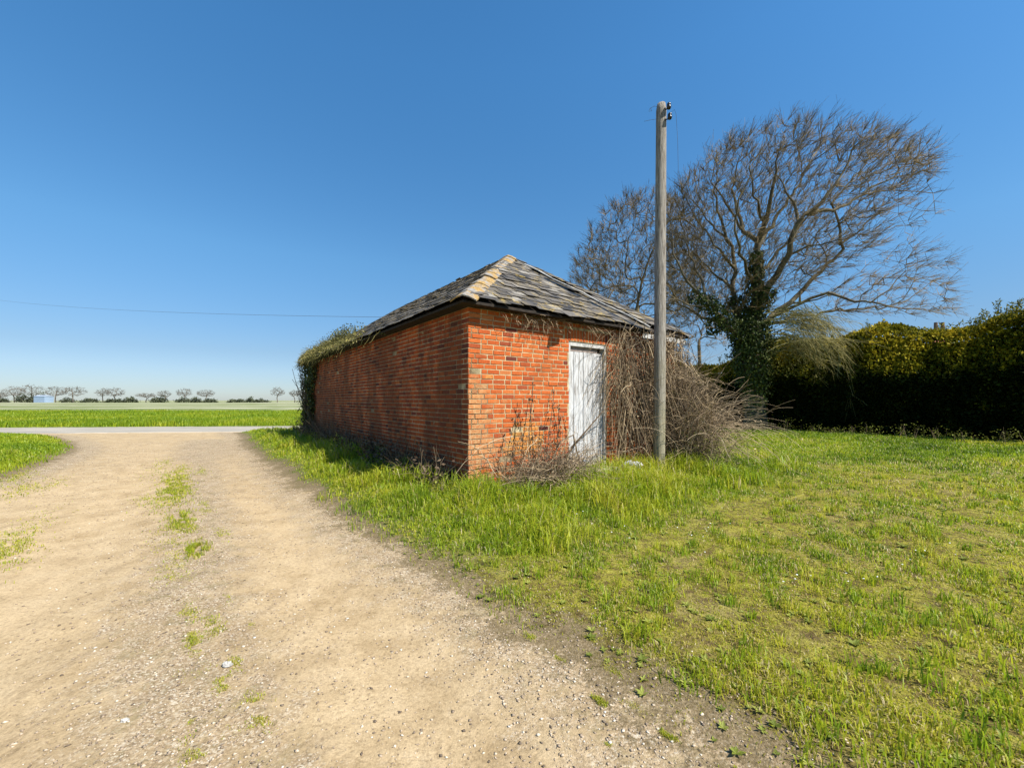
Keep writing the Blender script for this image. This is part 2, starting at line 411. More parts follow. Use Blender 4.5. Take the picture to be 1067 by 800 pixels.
def region(x, y):
    """0 grass, 1 track, 2 road; and a softened distance to the nearest border"""
    x = np.asarray(x, float); y = np.asarray(y, float)
    n = (vnoise(x, y, 1.3, 3, 4)-.5)*.75 + (vnoise(x, y, 7, 9, 3)-.5)*.28
    near, far = 20.7+.1*x, 25.4+.1*x
    dr = dline(x, y, REDGE); dl = dline(x, y, LEDGE)
    ins = inpoly(x, y, TPOLY)
    sd = np.where(ins, 1, -1)*np.minimum(dr, dl) + n*.45
    yb = y + (vnoise(x, y, .8, 5, 3)-.5)*.5
    road = (yb > near) & (yb < far)
    track = (sd > 0) & ~road & (y < near+.6)
    rsd = np.minimum(yb-near, far-yb)
    return np.where(road, 2, np.where(track, 1, 0)), sd, rsd
def height(x, y):
    x = np.asarray(x, float); y = np.asarray(y, float)
    ins = inpoly(x, y, TPOLY); d = np.minimum(dline(x, y, REDGE), dline(x, y, LEDGE)); sd = np.where(ins, d, -d)
    near, far = 20.7+.1*x, 25.4+.1*x
    g = sstep(.05, -.75, sd)*sstep(-.05, -.9, np.minimum(y-near, far-y))
    base = .05+.06*sstep(2.5, 8, y)
    z = g*base*np.where(y > far, .6, 1.0)
    z = z + .10*sstep(2.8, .5, dfoot(x, y))*g
    z = z + g*((vnoise(x, y, .6, 21, 3)-.5)*.10 + (vnoise(x, y, 3.2, 25, 3)-.5)*.035)*sstep(.3, 2, np.abs(sd)+.3)
    # track: shallow ruts and crown
    z = z + np.where(sd > 0, (vnoise(x, y, .9, 41, 3)-.5)*.05*sstep(0, 1, sd) + (vnoise(x, y, 5, 44, 3)-.5)*.012, 0)
    cr = crown_d(x, y)
    z = z - .03*np.exp(-((np.abs(cr)-.95)/.35)**2)*sstep(0, .5, sd)
    return z
CROWN = [(.4, -3), (-.95, 1.2), (-1.75, 2.2), (-2.55, 3.2), (-3.1, 4.1), (-4.0, 5.3), (-5.0, 6.6), (-6.3, 8.5), (-8.6, 11.6), (-11.5, 15.5)]
def crown_d(x, y): return dline(x, y, CROWN)

def axis(parts):
    o = []
    for a, b, st in parts: o.extend(np.arange(a, b-1e-9, st).tolist())
    o.append(parts[-1][1]); return np.array(o)
xs = axis([(-110, -40, 3), (-40, -14, .22), (-14, 7, .075), (7, 30, .28), (30, 110, 3)])
ys = axis([(-30, -3, 1.5), (-3, .8, .2), (.8, 8.4, .07), (8.4, 26, .12), (26, 50, .8)])
X, Y = np.meshgrid(xs, ys); Z = height(X, Y)
Z = np.where((np.abs(X) > 100) | (Y > 49) | (Y < -28), -.0, Z)
nx, ny = len(xs), len(ys)
V = np.stack([X.ravel(), Y.ravel(), Z.ravel()], 1)
reg, sd, rsd = region(X, Y)
cxm = (X[:-1, :-1]+X[1:, 1:])/2; cym = (Y[:-1, :-1]+Y[1:, 1:])/2
creg, _, _ = region(cxm, cym)
idx = np.arange(nx*ny).reshape(ny, nx)
Q = np.stack([idx[:-1, :-1], idx[:-1, 1:], idx[1:, 1:], idx[1:, :-1]], -1).reshape(-1, 4)
crf = creg.ravel()
grav = np.clip(np.exp(-(crown_d(X, Y)/.55)**2)*.8 + sstep(.9, .1, sd)*.75 + sstep(-7.2, -9, X)*.4 + .12, 0, 1)
edge_t = sstep(.55, 0, sd)*.75
edge_l = np.where(sd > -3, sstep(-.9, .05, sd), 0); edge_l = np.maximum(edge_l, sstep(-.6, .1, rsd))
def lushf(x, y):
    a = sstep(3.0, 1.4, dfoot(x, y)); b = sstep(7.6, 11, y+.12*x+(vnoise(x, y, .7, 77, 3)-.5)*2.5)
    l = sstep(-.2, -.8, x+1.0)*sstep(4.8, 5.6, y)
    return np.clip(np.maximum(np.maximum(a, b*.9), l), 0, 1)
lush = lushf(X, Y)
edge_r = np.where(Y > 10, sstep(.9, 0, np.minimum(np.abs(Y-(20.7+.1*X)), 9)) , 0)
def sub(name, k, mat, at, **kw):
    T = Q[crf == k]; used, inv = np.unique(T.ravel(), return_inverse=True)
    a = {n: v.ravel()[used] for n, v in at.items()}
    return bulk(name, V[used], inv.reshape(-1, 4), a, mat, 4, smooth=True, kind='structure', **kw)
border = np.clip(np.where(reg == 2, .3, sd), -3, 3); border = np.where(Y > 24.5+.1*X, np.minimum(border, -np.maximum((Y-25.4-.1*X)*1.2, -.2)), border)
sub('ground', 0, GROUND, {'border': border, 'lush': lush, 'gravel': grav})
sub('track', 1, GROUND, {'border': border, 'lush': lush, 'gravel': grav})
sub('road', 2, ROAD, {'edge': edge_r*sstep(-24, -18, X)*sstep(-9, -13, X)})
mb = MB()   # the field out to the horizon, one sheet under everything
G = 4200
mb.add([(-G, -G, -.12), (G, -G, -.12), (G, G, -.12), (-G, G, -.12)], [(0, 1, 2, 3)])
mb.build('field', FIELD, kind='structure')

# ---------------------------------------------------------------- grass blades
def blades(name, x, y, hgt, wid, tone, lean, z=None, bend=.5, **kw):
    n = len(x); z = height(x, y)-.005 if z is None else z
    az = RNG.uniform(0, 2*np.pi, n); la = RNG.uniform(0, 2*np.pi, n)
    wx, wy = np.cos(az)*wid*.5, np.sin(az)*wid*.5
    lx, ly = np.cos(la)*lean, np.sin(la)*lean
    V = np.empty((n, 5, 3))
    V[:, 0] = np.stack([x-wx, y-wy, z], 1); V[:, 1] = np.stack([x+wx, y+wy, z], 1)
    mx, my = x+lx*hgt*.24, y+ly*hgt*.24; mz = z+hgt*.62*np.sqrt(np.clip(1-(lean*.45)**2, .1, 1))
    V[:, 2] = np.stack([mx+wx*.7, my+wy*.7, mz], 1); V[:, 3] = np.stack([mx-wx*.7, my-wy*.7, mz], 1)
    tz = z+hgt*np.sqrt(np.clip(1-lean**2*.97, .02, 1))*(1-.12*lean)
    V[:, 4] = np.stack([x+lx*hgt, y+ly*hgt, tz], 1)
    b = np.arange(n)[:, None]*5
    T = np.concatenate([b+np.array([[0, 1, 2]]), b+np.array([[0, 2, 3]]), b+np.array([[3, 2, 4]])])
    return bulk(name, V.reshape(-1, 3), T, {'tone': np.repeat(np.clip(tone, 0, 1), 5)}, GRASS, 3, **kw)
def scatter(n, x0, x1, y0, y1, power=0):
    """random ground points; power > 0 thins them out with distance"""
    x = RNG.uniform(x0, x1, n)
    u = RNG.uniform(0, 1, n)
    if power: y = y0*(y1/y0)**u if power == 1 else y0+(y1-y0)*u**power
    else: y = y0+(y1-y0)*u
    return x, y
def visible(x, y): return (np.abs(x) < 1.42*y+2.6)

# short patchy lawn in front and to the right
x, y = scatter(900000, -3, 19, 1.1, 19, 1)
r, sdv, rs = region(x, y); df = dfoot(x, y); lu = lushf(x, y)
pat = vnoise(x, y, 1.7, 61, 4); pat2 = vnoise(x, y, .45, 63, 3); tuft = vnoise(x, y, 4.5, 65, 2)
wheel = np.exp(-((y-(9.2-.18*(x-7)+.5*np.sin(x*.7)))/.5)**2)*sstep(4.5, 6.5, x)
dens = sstep(.12, -.7, sdv)*(.30+.75*sstep(.38, .62, pat))*(.45+.8*sstep(.35, .6, tuft))
dens = dens*(1-.5*wheel)
keep = (r < 2) & (sdv < .3) & visible(x, y) & (df > .05) & (RNG.uniform(0, 1, len(x)) < dens)
x, y, lu, pat, pat2, tuft, df, wheel, sdv = [a[keep] for a in (x, y, lu, pat, pat2, tuft, df, wheel, sdv)]
n = len(x); dist = np.hypot(x, y)
h = (.018+.038*sstep(.45, .75, tuft)+.055*lu)*RNG.uniform(.6, 1.5, n)*(1+.3*sstep(.5, .7, pat))
w = (.0045+.0009*dist)*RNG.uniform(.7, 1.3, n)
tone = .60-.22*lu+(pat2-.5)*.9-(tuft-.5)*.5+RNG.normal(0, .10, n)+.10*wheel-.05
dry = RNG.uniform(0, 1, n) < (.34-.27*lu+.2*wheel+.12*sstep(.5, .7, 1-pat))
tone = np.where(dry, RNG.uniform(.8, 1, n), tone)
lean = np.where(dry, RNG.uniform(.6, 1, n), RNG.uniform(.15, .85, n))
blades('lawn_grass', x, y, h*np.where(dry, .9, 1), w, tone, lean, kind='stuff',
       label='short patchy mossy grass on the open ground right of the track', cat='grass')
xm, ym = scatter(420000, -2, 13, 1.1, 11, 1)
r, sm_, rs = region(xm, ym); pm = vnoise(xm, ym, 2.6, 161, 3)
keep = (r < 2) & (sm_ < .05) & visible(xm, ym) & (dfoot(xm, ym) > .4) & (RNG.uniform(0, 1, len(xm)) < sstep(.05, -.6, sm_)*(.15+.85*sstep(.42, .6, pm)))
xm, ym = xm[keep], ym[keep]; n = len(xm)
blades('low_moss', xm, ym, RNG.uniform(.008, .024, n), (.005+.0011*np.hypot(xm, ym))*RNG.uniform(.6, 1.3, n),
       .62+(vnoise(xm, ym, 1.1, 163, 3)-.5)*.4+RNG.normal(0, .13, n), RNG.uniform(.3, 1, n), kind='stuff',
       label='low yellow-green moss and creeping plants between the grass', cat='moss')
mb = MB()
for i in range(1500):
    gx, gy = random.uniform(-1.5, 9), 1.4*(8/1.4)**random.random()
    if not (region(gx, gy)[1] < -.05 and abs(gx) < 1.42*gy+.5): continue
    gz = zh = float(height(gx, gy)); R_ = random.uniform(.012, .035)*(1+.06*gy); m = random.randint(4, 8); t0 = random.uniform(.2, .9)
    for k in range(m):
        a = 2*math.pi*k/m+random.uniform(-.4, .4); mb.leaf((gx, gy, gz+.004), (math.cos(a), math.sin(a), random.uniform(.05, .6)), (0, 0, 1), R_*random.uniform(.8, 1.4), R_*.55, t0+random.uniform(-.1, .1), .15)
mb.build('lawn_weeds', WEED, kind='stuff', label='small broad-leaved weeds scattered through the short lawn', cat='weeds')
# clumps of longer coarse grass in the lawn
cx, cy = scatter(1500, -1, 12, 1.5, 11, 1)
r, s_, _ = region(cx, cy); k = (r == 0) & (s_ < -.25) & visible(cx, cy) & (dfoot(cx, cy) > .4)
cx, cy = cx[k], cy[k]; m = 26
ex = np.repeat(cx, m)+RNG.normal(0, .035, len(cx)*m)*np.repeat(RNG.uniform(.6, 2, len(cx)), m)
ey = np.repeat(cy, m)+RNG.normal(0, .035, len(cx)*m)*np.repeat(RNG.uniform(.6, 2, len(cx)), m)
n = len(ex)
blades('grass_clumps', ex, ey, RNG.uniform(.05, .13, n), RNG.uniform(.004, .008, n)*(1+np.hypot(ex, ey)*.08),
       np.repeat(RNG.uniform(.2, .65, len(cx)), m)+RNG.normal(0, .08, n), RNG.uniform(.2, .9, n), kind='stuff',
       label='longer coarse grass clumps standing out of the short lawn', cat='grass')
# tall lush grass on the bank along the long wall and round the pole
x, y = scatter(330000, -13.5, 6.5, 3.8, 19.5, 1)
r, sdv, rs = region(x, y); df = dfoot(x, y)
tall = sstep(2.6, 1.2, df+(vnoise(x, y, 1.2, 91, 3)-.5)*1.6)
left = (x < K.x + .3) & (y > 4.4); tall = np.where(left, np.maximum(tall, sstep(-.1, -.6, sdv)), tall)
infoot = inpoly(x, y, FOOT)
keep = (r == 0) & visible(x, y) & ~infoot & (sdv < -.12) & (RNG.uniform(0, 1, len(x)) < tall*sstep(-.1, -.5, sdv)*(.35+.9*sstep(.35, .6, vnoise(x, y, 3.2, 95, 2)))) & (df > .12)
x, y, df, sdv = x[keep], y[keep], df[keep], sdv[keep]; n = len(x); dist = np.hypot(x, y)
tn = vnoise(x, y, 1.6, 97, 3)
h = (.11+.22*sstep(.3, .7, vnoise(x, y, 2.2, 99, 3)))*RNG.uniform(.6, 1.3, n)*sstep(-.1, -1.1, sdv)*(.75+.35*sstep(3, 1, df))
h = np.maximum(h, .05)
w = (.0062+.0007*dist)*RNG.uniform(.6, 1.5, n)
tone = .42+(tn-.5)*.55+RNG.normal(0, .10, n); tone = np.where(RNG.uniform(0, 1, n) < .06, RNG.uniform(.8, 1, n), tone)
blades('tall_grass', x, y, h, w, tone, RNG.uniform(.15, 1.0, n), kind='stuff',
       label='tall lush green grass on the bank round the brick building', cat='grass')
# verge beyond the road and the corner left of the track
x, y = scatter(230000, -75, -8, 20, 50, 1)
keep = (y > 25.45+.1*x) & visible(x, y); xa, ya = x[keep], y[keep]
x, y = scatter(160000, -27, -8, 5, 19, 1)
r, sdv, rs = region(x, y); keep = (r == 0) & (x < -8.3) & visible(x, y) & (x < -1.15*y+.6+.2*y)&(rs < -.1)&(RNG.uniform(0,1,len(x)) < sstep(.0, -.7, sdv)); keep &= inpoly(x, y, TPOLY) == False
keep &= ~((x > -13.4) & (y > 12.5)); xb, yb = x[keep], y[keep]
x = np.concatenate([xa, xb]); y = np.concatenate([ya, yb]); n = len(x); dist = np.hypot(x, y)
isb = np.arange(n) >= len(xa)
blades('verge_grass', x, y, np.where(isb, .10, .30)*RNG.uniform(.5, 1.3, n)*(.6+.8*vnoise(x, y, .5, 5, 2)), (.006+.001*dist)*RNG.uniform(.7, 1.3, n),
       .36+(vnoise(x, y, .35, 6, 3)-.5)*.5+RNG.normal(0, .07, n), RNG.uniform(.1, .7, n), kind='stuff',
       label='green roadside grass across the road and left of the track', cat='grass')
# grass and moss tufts down the crown of the track: x, y, spread x, spread y, count, height, tone
tx, ty, th, tt = [], [], [], []
def px2g(px, py, z=0): d = (CAMZ-z)*F/(py-417); return (px-533.5)/F*d, d
for px, py, sx, sy, cnt, hh, tone in [
        (182, 497, .36, .20, 620, .055, .60), (184, 508, .40, .22, 800, .06, .5), (178, 518, .42, .24, 820, .06, .42), (188, 542, .22, .14, 620, .065, .42), (196, 548, .2, .08, 260, .04, .72),
        (178, 556, .30, .07, 340, .035, .8), (206, 571, .14, .07, 620, .085, .38), (180, 596, .22, .04, 240, .025, .78), (170, 602, .15, .03, 120, .02, .85),
        (236, 625, .05, .03, 90, .02, .6), (203, 671, .07, .05, 260, .025, .68), (200, 664, .06, .04, 160, .025, .5), (272, 736, .045, .03, 170, .03, .75),
        (197, 750, .025, .02, 130, .02, .6), (228, 778, .04, .025, 150, .02, .66), (262, 650, .03, .02, 60, .015, .7), (190, 700, .06, .03, 80, .012, .78),
        (222, 655, .12, .08, 260, .03, .7), (196, 640, .10, .06, 200, .025, .75), (268, 742, .09, .05, 320, .03, .78), (232, 712, .08, .05, 260, .025, .72), (205, 790, .10, .03, 260, .025, .75), (245, 690, .06, .04, 160, .022, .7), (188, 574, .2, .08, 260, .03, .72), (150, 520, .3, .1, 200, .03, .75), (232, 556, .12, .05, 140, .03, .7),
        (215, 700, .12, .1, 260, .012, .9), (240, 740, .12, .08, 300, .012, .92), (225, 640, .15, .1, 220, .012, .9), (255, 770, .10, .05, 260, .012, .9), (190, 620, .2, .1, 160, .012, .9), (205, 585, .3, .12, 200, .015, .88),
        (30, 547, .45, .06, 300, .03, .7), (10, 566, .3, .05, 300, .05, .6), (8, 578, .35, .06, 420, .05, .58), (20, 511, .4, .10, 300, .05, .6), (55, 505, .3, .08, 160, .04, .7), (10, 500, .5, .2, 500, .05, .7),
        (160, 490, .5, .12, 260, .03, .75), (190, 488, .25, .1, 200, .04, .6), (210, 491, .2, .06, 120, .04, .6), (170, 482, .3, .12, 180, .04, .6), (215, 533, .14, .04, 120, .03, .62), (212, 525, .1, .04, 60, .03, .6),
        (560, 668, .05, .03, 280, .03, .62), (625, 731, .03, .018, 240, .03, .55), (615, 668, .03, .02, 130, .02, .65), (697, 767, .025, .015, 160, .025, .55), (583, 686, .03, .02, 90, .018, .66),
        (545, 646, .04, .03, 140, .02, .62), (640, 700, .05, .03, 140, .02, .6), (660, 735, .04, .02, 80, .015, .7), (520, 622, .06, .04, 180, .02, .6), (635, 775, .02, .015, 80, .015, .7), (470, 604, .1, .05, 160, .02, .62),
        (590, 640, .12, .08, 400, .025, .72), (640, 660, .15, .1, 500, .025, .7), (720, 700, .15, .08, 500, .025, .68)]:
    gx, gy = px2g(px, py); cnt = int(cnt*2.2)
    sx, sy = sx*.8, max(sy*1.0, sx*.8)*(1+gy*.28); rx = RNG.normal(0, 1, cnt)*sx*.5; ry = RNG.normal(0, 1, cnt)*sy*.5; rx = rx-ry*.75; tone = .60+(tone-.6)*.35; cnt = cnt
    lump = vnoise(gx+rx, gy+ry, 11, 8, 2) > .44
    tx.append((gx+rx)[lump]); ty.append((gy+ry)[lump]); m = int(lump.sum())
    th.append(RNG.uniform(.5, 1.3, m)*hh); tt.append(RNG.normal(tone, .2, m))
tx, ty, th, tt = map(np.concatenate, (tx, ty, th, tt))
blades('track_tufts', tx, ty, th*.75, (.0025+.0007*np.hypot(tx, ty))*RNG.uniform(.7, 1.3, len(tx)), tt, RNG.uniform(.2, .95, len(tx)), kind='stuff',
       label='small tufts of grass and moss growing along the middle of the track', cat='grass')
# gravel
n = 170000
x, y = scatter(n, -14, 3.5, .9, 15, 1)
r, sdv, rs = region(x, y)
pr = .10+.9*np.exp(-(crown_d(x, y)/.5)**2)+.8*sstep(.8, .1, sdv)+.35*sstep(.45, .6, vnoise(x, y, 1.4, 71, 3))+.5*sstep(-7, -8.5, x)
keep = ((r == 1) | ((r == 0) & (sdv > -.55) & (RNG.uniform(0, 1, n) < .4) & (x > -3))) & visible(x, y) & (RNG.uniform(0, 1, n) < pr)
x, y = x[keep], y[keep]; n = len(x)
sz = .0046*np.exp(RNG.normal(0, .6, n))*(1+.10*y); sz = np.minimum(sz, .012)
z = height(x, y)+sz*.15
base = np.array([(1, 0, 0), (.2, 1, .1), (-1, .1, 0), (0, -.9, .1), (.1, 0, .6), (0, 0, -.6)])
a = RNG.uniform(0, 2*np.pi, n); ca, sa = np.cos(a), np.sin(a)
bx = base[None]*RNG.uniform(.6, 1.3, (n, 6, 1))*np.stack([np.ones(n), RNG.uniform(.5, 1, n), RNG.uniform(.5, .9, n)], 1)[:, None]*sz[:, None, None]
V2 = np.stack([x[:, None]+bx[..., 0]*ca[:, None]-bx[..., 1]*sa[:, None], y[:, None]+bx[..., 0]*sa[:, None]+bx[..., 1]*ca[:, None], z[:, None]+bx[..., 2]], -1)
T0 = np.array([(0, 1, 4), (1, 2, 4), (2, 3, 4), (3, 0, 4), (1, 0, 5), (2, 1, 5), (3, 2, 5), (0, 3, 5)])
T = (np.arange(n)[:, None, None]*6+T0[None]).reshape(-1, 3)
tone = np.clip(RNG.normal(.48, .28, n), 0, .9); tone = np.where(RNG.uniform(0, 1, n) < .010, 1, tone)
bulk('gravel', V2.reshape(-1, 3), T, {'tone': np.repeat(tone, 6)}, PEBBLE, 3, kind='stuff',
     label='loose pale gravel lying on the sandy track', cat='gravel')
# daisies
mb = MB()
for i in range(46):
    c = random.choice([(590, 520, 25, 8), (650, 545, 40, 10), (850, 600, 30, 8), (745, 560, 40, 14), (960, 585, 40, 16), (780, 500, 30, 10), (575, 513, 14, 5)])
    gx, gy = px2g(random.gauss(c[0], c[2]), max(470, random.gauss(c[1], c[3])), .1)
    if gy > 12: continue
    gz = float(height(gx, gy))+random.uniform(.03, .06); r_ = .007
    mb.add([(gx, gy, gz+.003)]+[(gx+r_*math.cos(k*math.pi/4), gy+r_*math.sin(k*math.pi/4), gz+random.uniform(-.002, .004)) for k in range(8)],
           [(0, k+1, (k+1) % 8+1) for k in range(8)])
WPETAL = simple('daisy_petals', (.75, .75, .72), (.85, .85, .84), 10)
mb.build('daisies', WPETAL, kind='stuff', label='tiny white daisies dotted in the short grass', cat='flowers')

# ---------------------------------------------------------------- brick building
ZB, ZT = .02, 3.0
bld = empty('brick_outbuilding', tuple(P(0, 0, .15)), 'old single-storey orange-red brick outbuilding with hipped slate roof beside the track', 'building')
D0, D1, DTOP = 2.04, 3.04, 2.545     # door opening along the door wall
def aging(p):
    """(weathering, yellow lichen) 0..1 at a point of the door wall, given as (t, z)"""
    t, z = p
    a = max(0, 1-abs(t-.15)/.75)*max(0, min(1, (2.75-z)/1.2))
    a = max(a, max(0, 1-(t/1.9))*max(0, min(1, (1.55-z)/.7)))
    l = max(0, 1-math.hypot((t-1.05)/.75, (z-.85)/.55)); l = max(l, .8*max(0, 1-math.hypot((t-.42)/.25, (z-1.85)/.12)))
    return a*.9, min(1, l*1.15)
def brick_wall(name, A, u, nrm, L, front=False):
    m = MB(); A = Vector(A); z0 = ZB; hgt = ZT-z0
    th = .2
    # mortar body, split round the doorway on the door wall
    spans = [(0, L, ZB, ZT)] if not front else [(0, D0, ZB, ZT), (D1, L, ZB, ZT), (D0, D1, DTOP+.0, ZT), (D0, D1, ZB, .22)]
    m.cur = 1
    for a, b, c, d in spans:
        nseg = max(1, int((b-a)/.25)); ns2 = max(1, int((d-c)/.25))
        vs, fs, ag = [], [], []
        for j in range(ns2+1):
            for i in range(nseg+1):
                t = a+(b-a)*i/nseg; z = c+(d-c)*j/ns2; q = A+u*t; vs.append((q.x, q.y, z)); ag.append(aging((t, z))[0] if front else .25)
        for j in range(ns2):
            for i in range(nseg):
                k = j*(nseg+1)+i; fs.append((k, k+1, k+nseg+2, k+nseg+1))
        m.add(vs, fs, age=ag, grime=0 if front else 1)  # grime here carries stains plus painted shade off the door wall
        q = A+u*a - nrm*.02
        m.box((q.x, q.y, c), u*(b-a), -nrm*(th-.02), (0, 0, d-c), age=.3)
    if front:  # mortar reveals
        for t in (D0, D1):
            q = A+u*t; s_ = -1 if t == D0 else 0
            m.add([tuple(q+Vector((0, 0, z_))+o_) for z_, o_ in ((ZB, -nrm*.19), (ZB, nrm*0), (DTOP, nrm*0), (DTOP, -nrm*.19))], [(0, 1, 2, 3)], age=.2)
    m.cur = 0
    row = 0; z = z0
    H = .075
    while z < ZT-.02:
        proj = 0.0
        if z > ZT-.10: proj = .05
        elif z > ZT-.175: proj = .028
        pat = [.225, .225, .225, .1125]; off = [0, .45, .17, .62, .3375, .8][row % 6]
        t = -off; k = 0
        while t < L+proj:
            bl = pat[k % 4]; k += 1
            a, b = max(t, -.009-proj), min(t+bl-.0125, L+.009+proj); t += bl
            if b-a < .03: continue
            segs = [(a, b)]
            if front and z < DTOP-.03:
                segs = []
                if a < D0: segs.append((a, min(b, D0)))
                if b > D1: segs.append((max(a, D1), b))
            elif front and z < DTOP+.215 and b > D0-.10 and a < D1+.12:
                segs = []
                if a < D0-.11: segs.append((a, min(b, D0-.11)))
                if b > D1+.13: segs.append((max(a, D1+.13), b))
            for a2, b2 in segs:
                if b2-a2 < .03: continue
                brick(m, A, u, nrm, a2, b2, z+.006, z+H-.007, proj, front)
        z += H; row += 1
    if front:   # soldier arch above the door
        t = D0-.10
        while t < D1+.10:
            brick(m, A, u, nrm, t, t+.064, DTOP+.01, DTOP+.212, .0, front); t += .0755
    return m.build(name, [BRICK, MORTAR], bld)
def brick(m, A, u, nrm, a, b, z0, z1, proj, front):
    jd = random.gauss(0, .0018); e = .004; out = .006+jd+proj
    if random.random() < .015: out -= .006
    ja, jb, jz, jy = [random.gauss(0, .0012) for _ in range(4)]
    tone_shift = 0 if front else -.22  # bricks off the door wall get a darker tone, painting in shade
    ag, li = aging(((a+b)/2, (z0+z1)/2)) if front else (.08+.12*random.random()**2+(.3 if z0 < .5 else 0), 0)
    ag = min(1, ag+random.gauss(0, .09))
    back = -.002 if proj == 0 else 0
    vs = []
    for (tt, zz) in ((a, z0), (b, z0), (b, z1), (a, z1)):
        q = A+u*tt+nrm*back; vs.append((q.x, q.y, zz))
    for (tt, zz, o_) in ((a+e+ja, z0+e+jz, 0), (b-e+jb, z0+e+jz+jy, 0), (b-e+jb, z1-e+jy, .0), (a+e+ja, z1-e, 0)):
        q = A+u*tt+nrm*(out+random.gauss(0, .0008)); vs.append((q.x, q.y, zz))
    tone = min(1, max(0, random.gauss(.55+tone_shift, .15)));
    if random.random() < .018: tone = random.uniform(0, .15)
    m.add(vs, [(4, 5, 6, 7), (0, 1, 5, 4), (1, 2, 6, 5), (2, 3, 7, 6), (3, 0, 4, 7)], tone=tone, age=ag, lichen=li, grime=0 if front else 1)  # grime here carries stains plus painted shade off the door wall
fw = brick_wall('wall', P(0, 0), u2, -u1, WID, True); fw['label'] = 'sunlit orange brick end wall with the doorway'
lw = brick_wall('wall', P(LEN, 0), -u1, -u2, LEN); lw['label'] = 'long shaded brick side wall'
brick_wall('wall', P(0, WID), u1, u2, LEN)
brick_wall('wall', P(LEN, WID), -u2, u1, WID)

# door
dr = MB(); n_ = -u1
def wbox(m, t0, t1, z0, z1, d0, d1, s=0, **at):    # box on the door wall; d = outwards from the wall face
    q = P(0, t0)+n_*d0; m.box((q.x, q.y, z0), u2*(t1-t0), n_*(d1-d0), (0, 0, z1-z0), **at)
fr = MB()
wbox(fr, D0+.002, D0+.055, .22, DTOP-.003, -.12, -.015); wbox(fr, D1-.055, D1-.002, .22, DTOP-.003, -.12, -.015)
wbox(fr, D0+.055, D1-.055, DTOP-.075, DTOP-.003, -.12, -.012)
fr.build('door_frame', WHITEWOOD, bld)
t = D0+.058; k = 0
while t < D1-.06:
    w_ = min(random.uniform(.105, .135), D1-.058-t)
    if w_ < .03: break
    wbox(dr, t+.003, t+w_-.006, .30+random.uniform(-.03, .06), DTOP-.17, -.085, -.052+random.uniform(-.003, .003)); t += w_; k += 1
door = dr.build('door', DOORM, bld); door['label'] = 'weathered grey-white plank door'
rl = MB(); wbox(rl, D0+.058, D1-.2, DTOP-.165, DTOP-.08, -.10, -.06); rl.build('top_rail', simple('bare_brown_rail', (.16, .12, .10), (.34, .28, .25), 20), door)
# threshold of the doorway (dark backing inside so no light leaks)
bk = MB(); wbox(bk, D0+.002, D1-.002, .22, DTOP-.003, -.16, -.125); bk.build('backing_board', DARKWOOD, door)

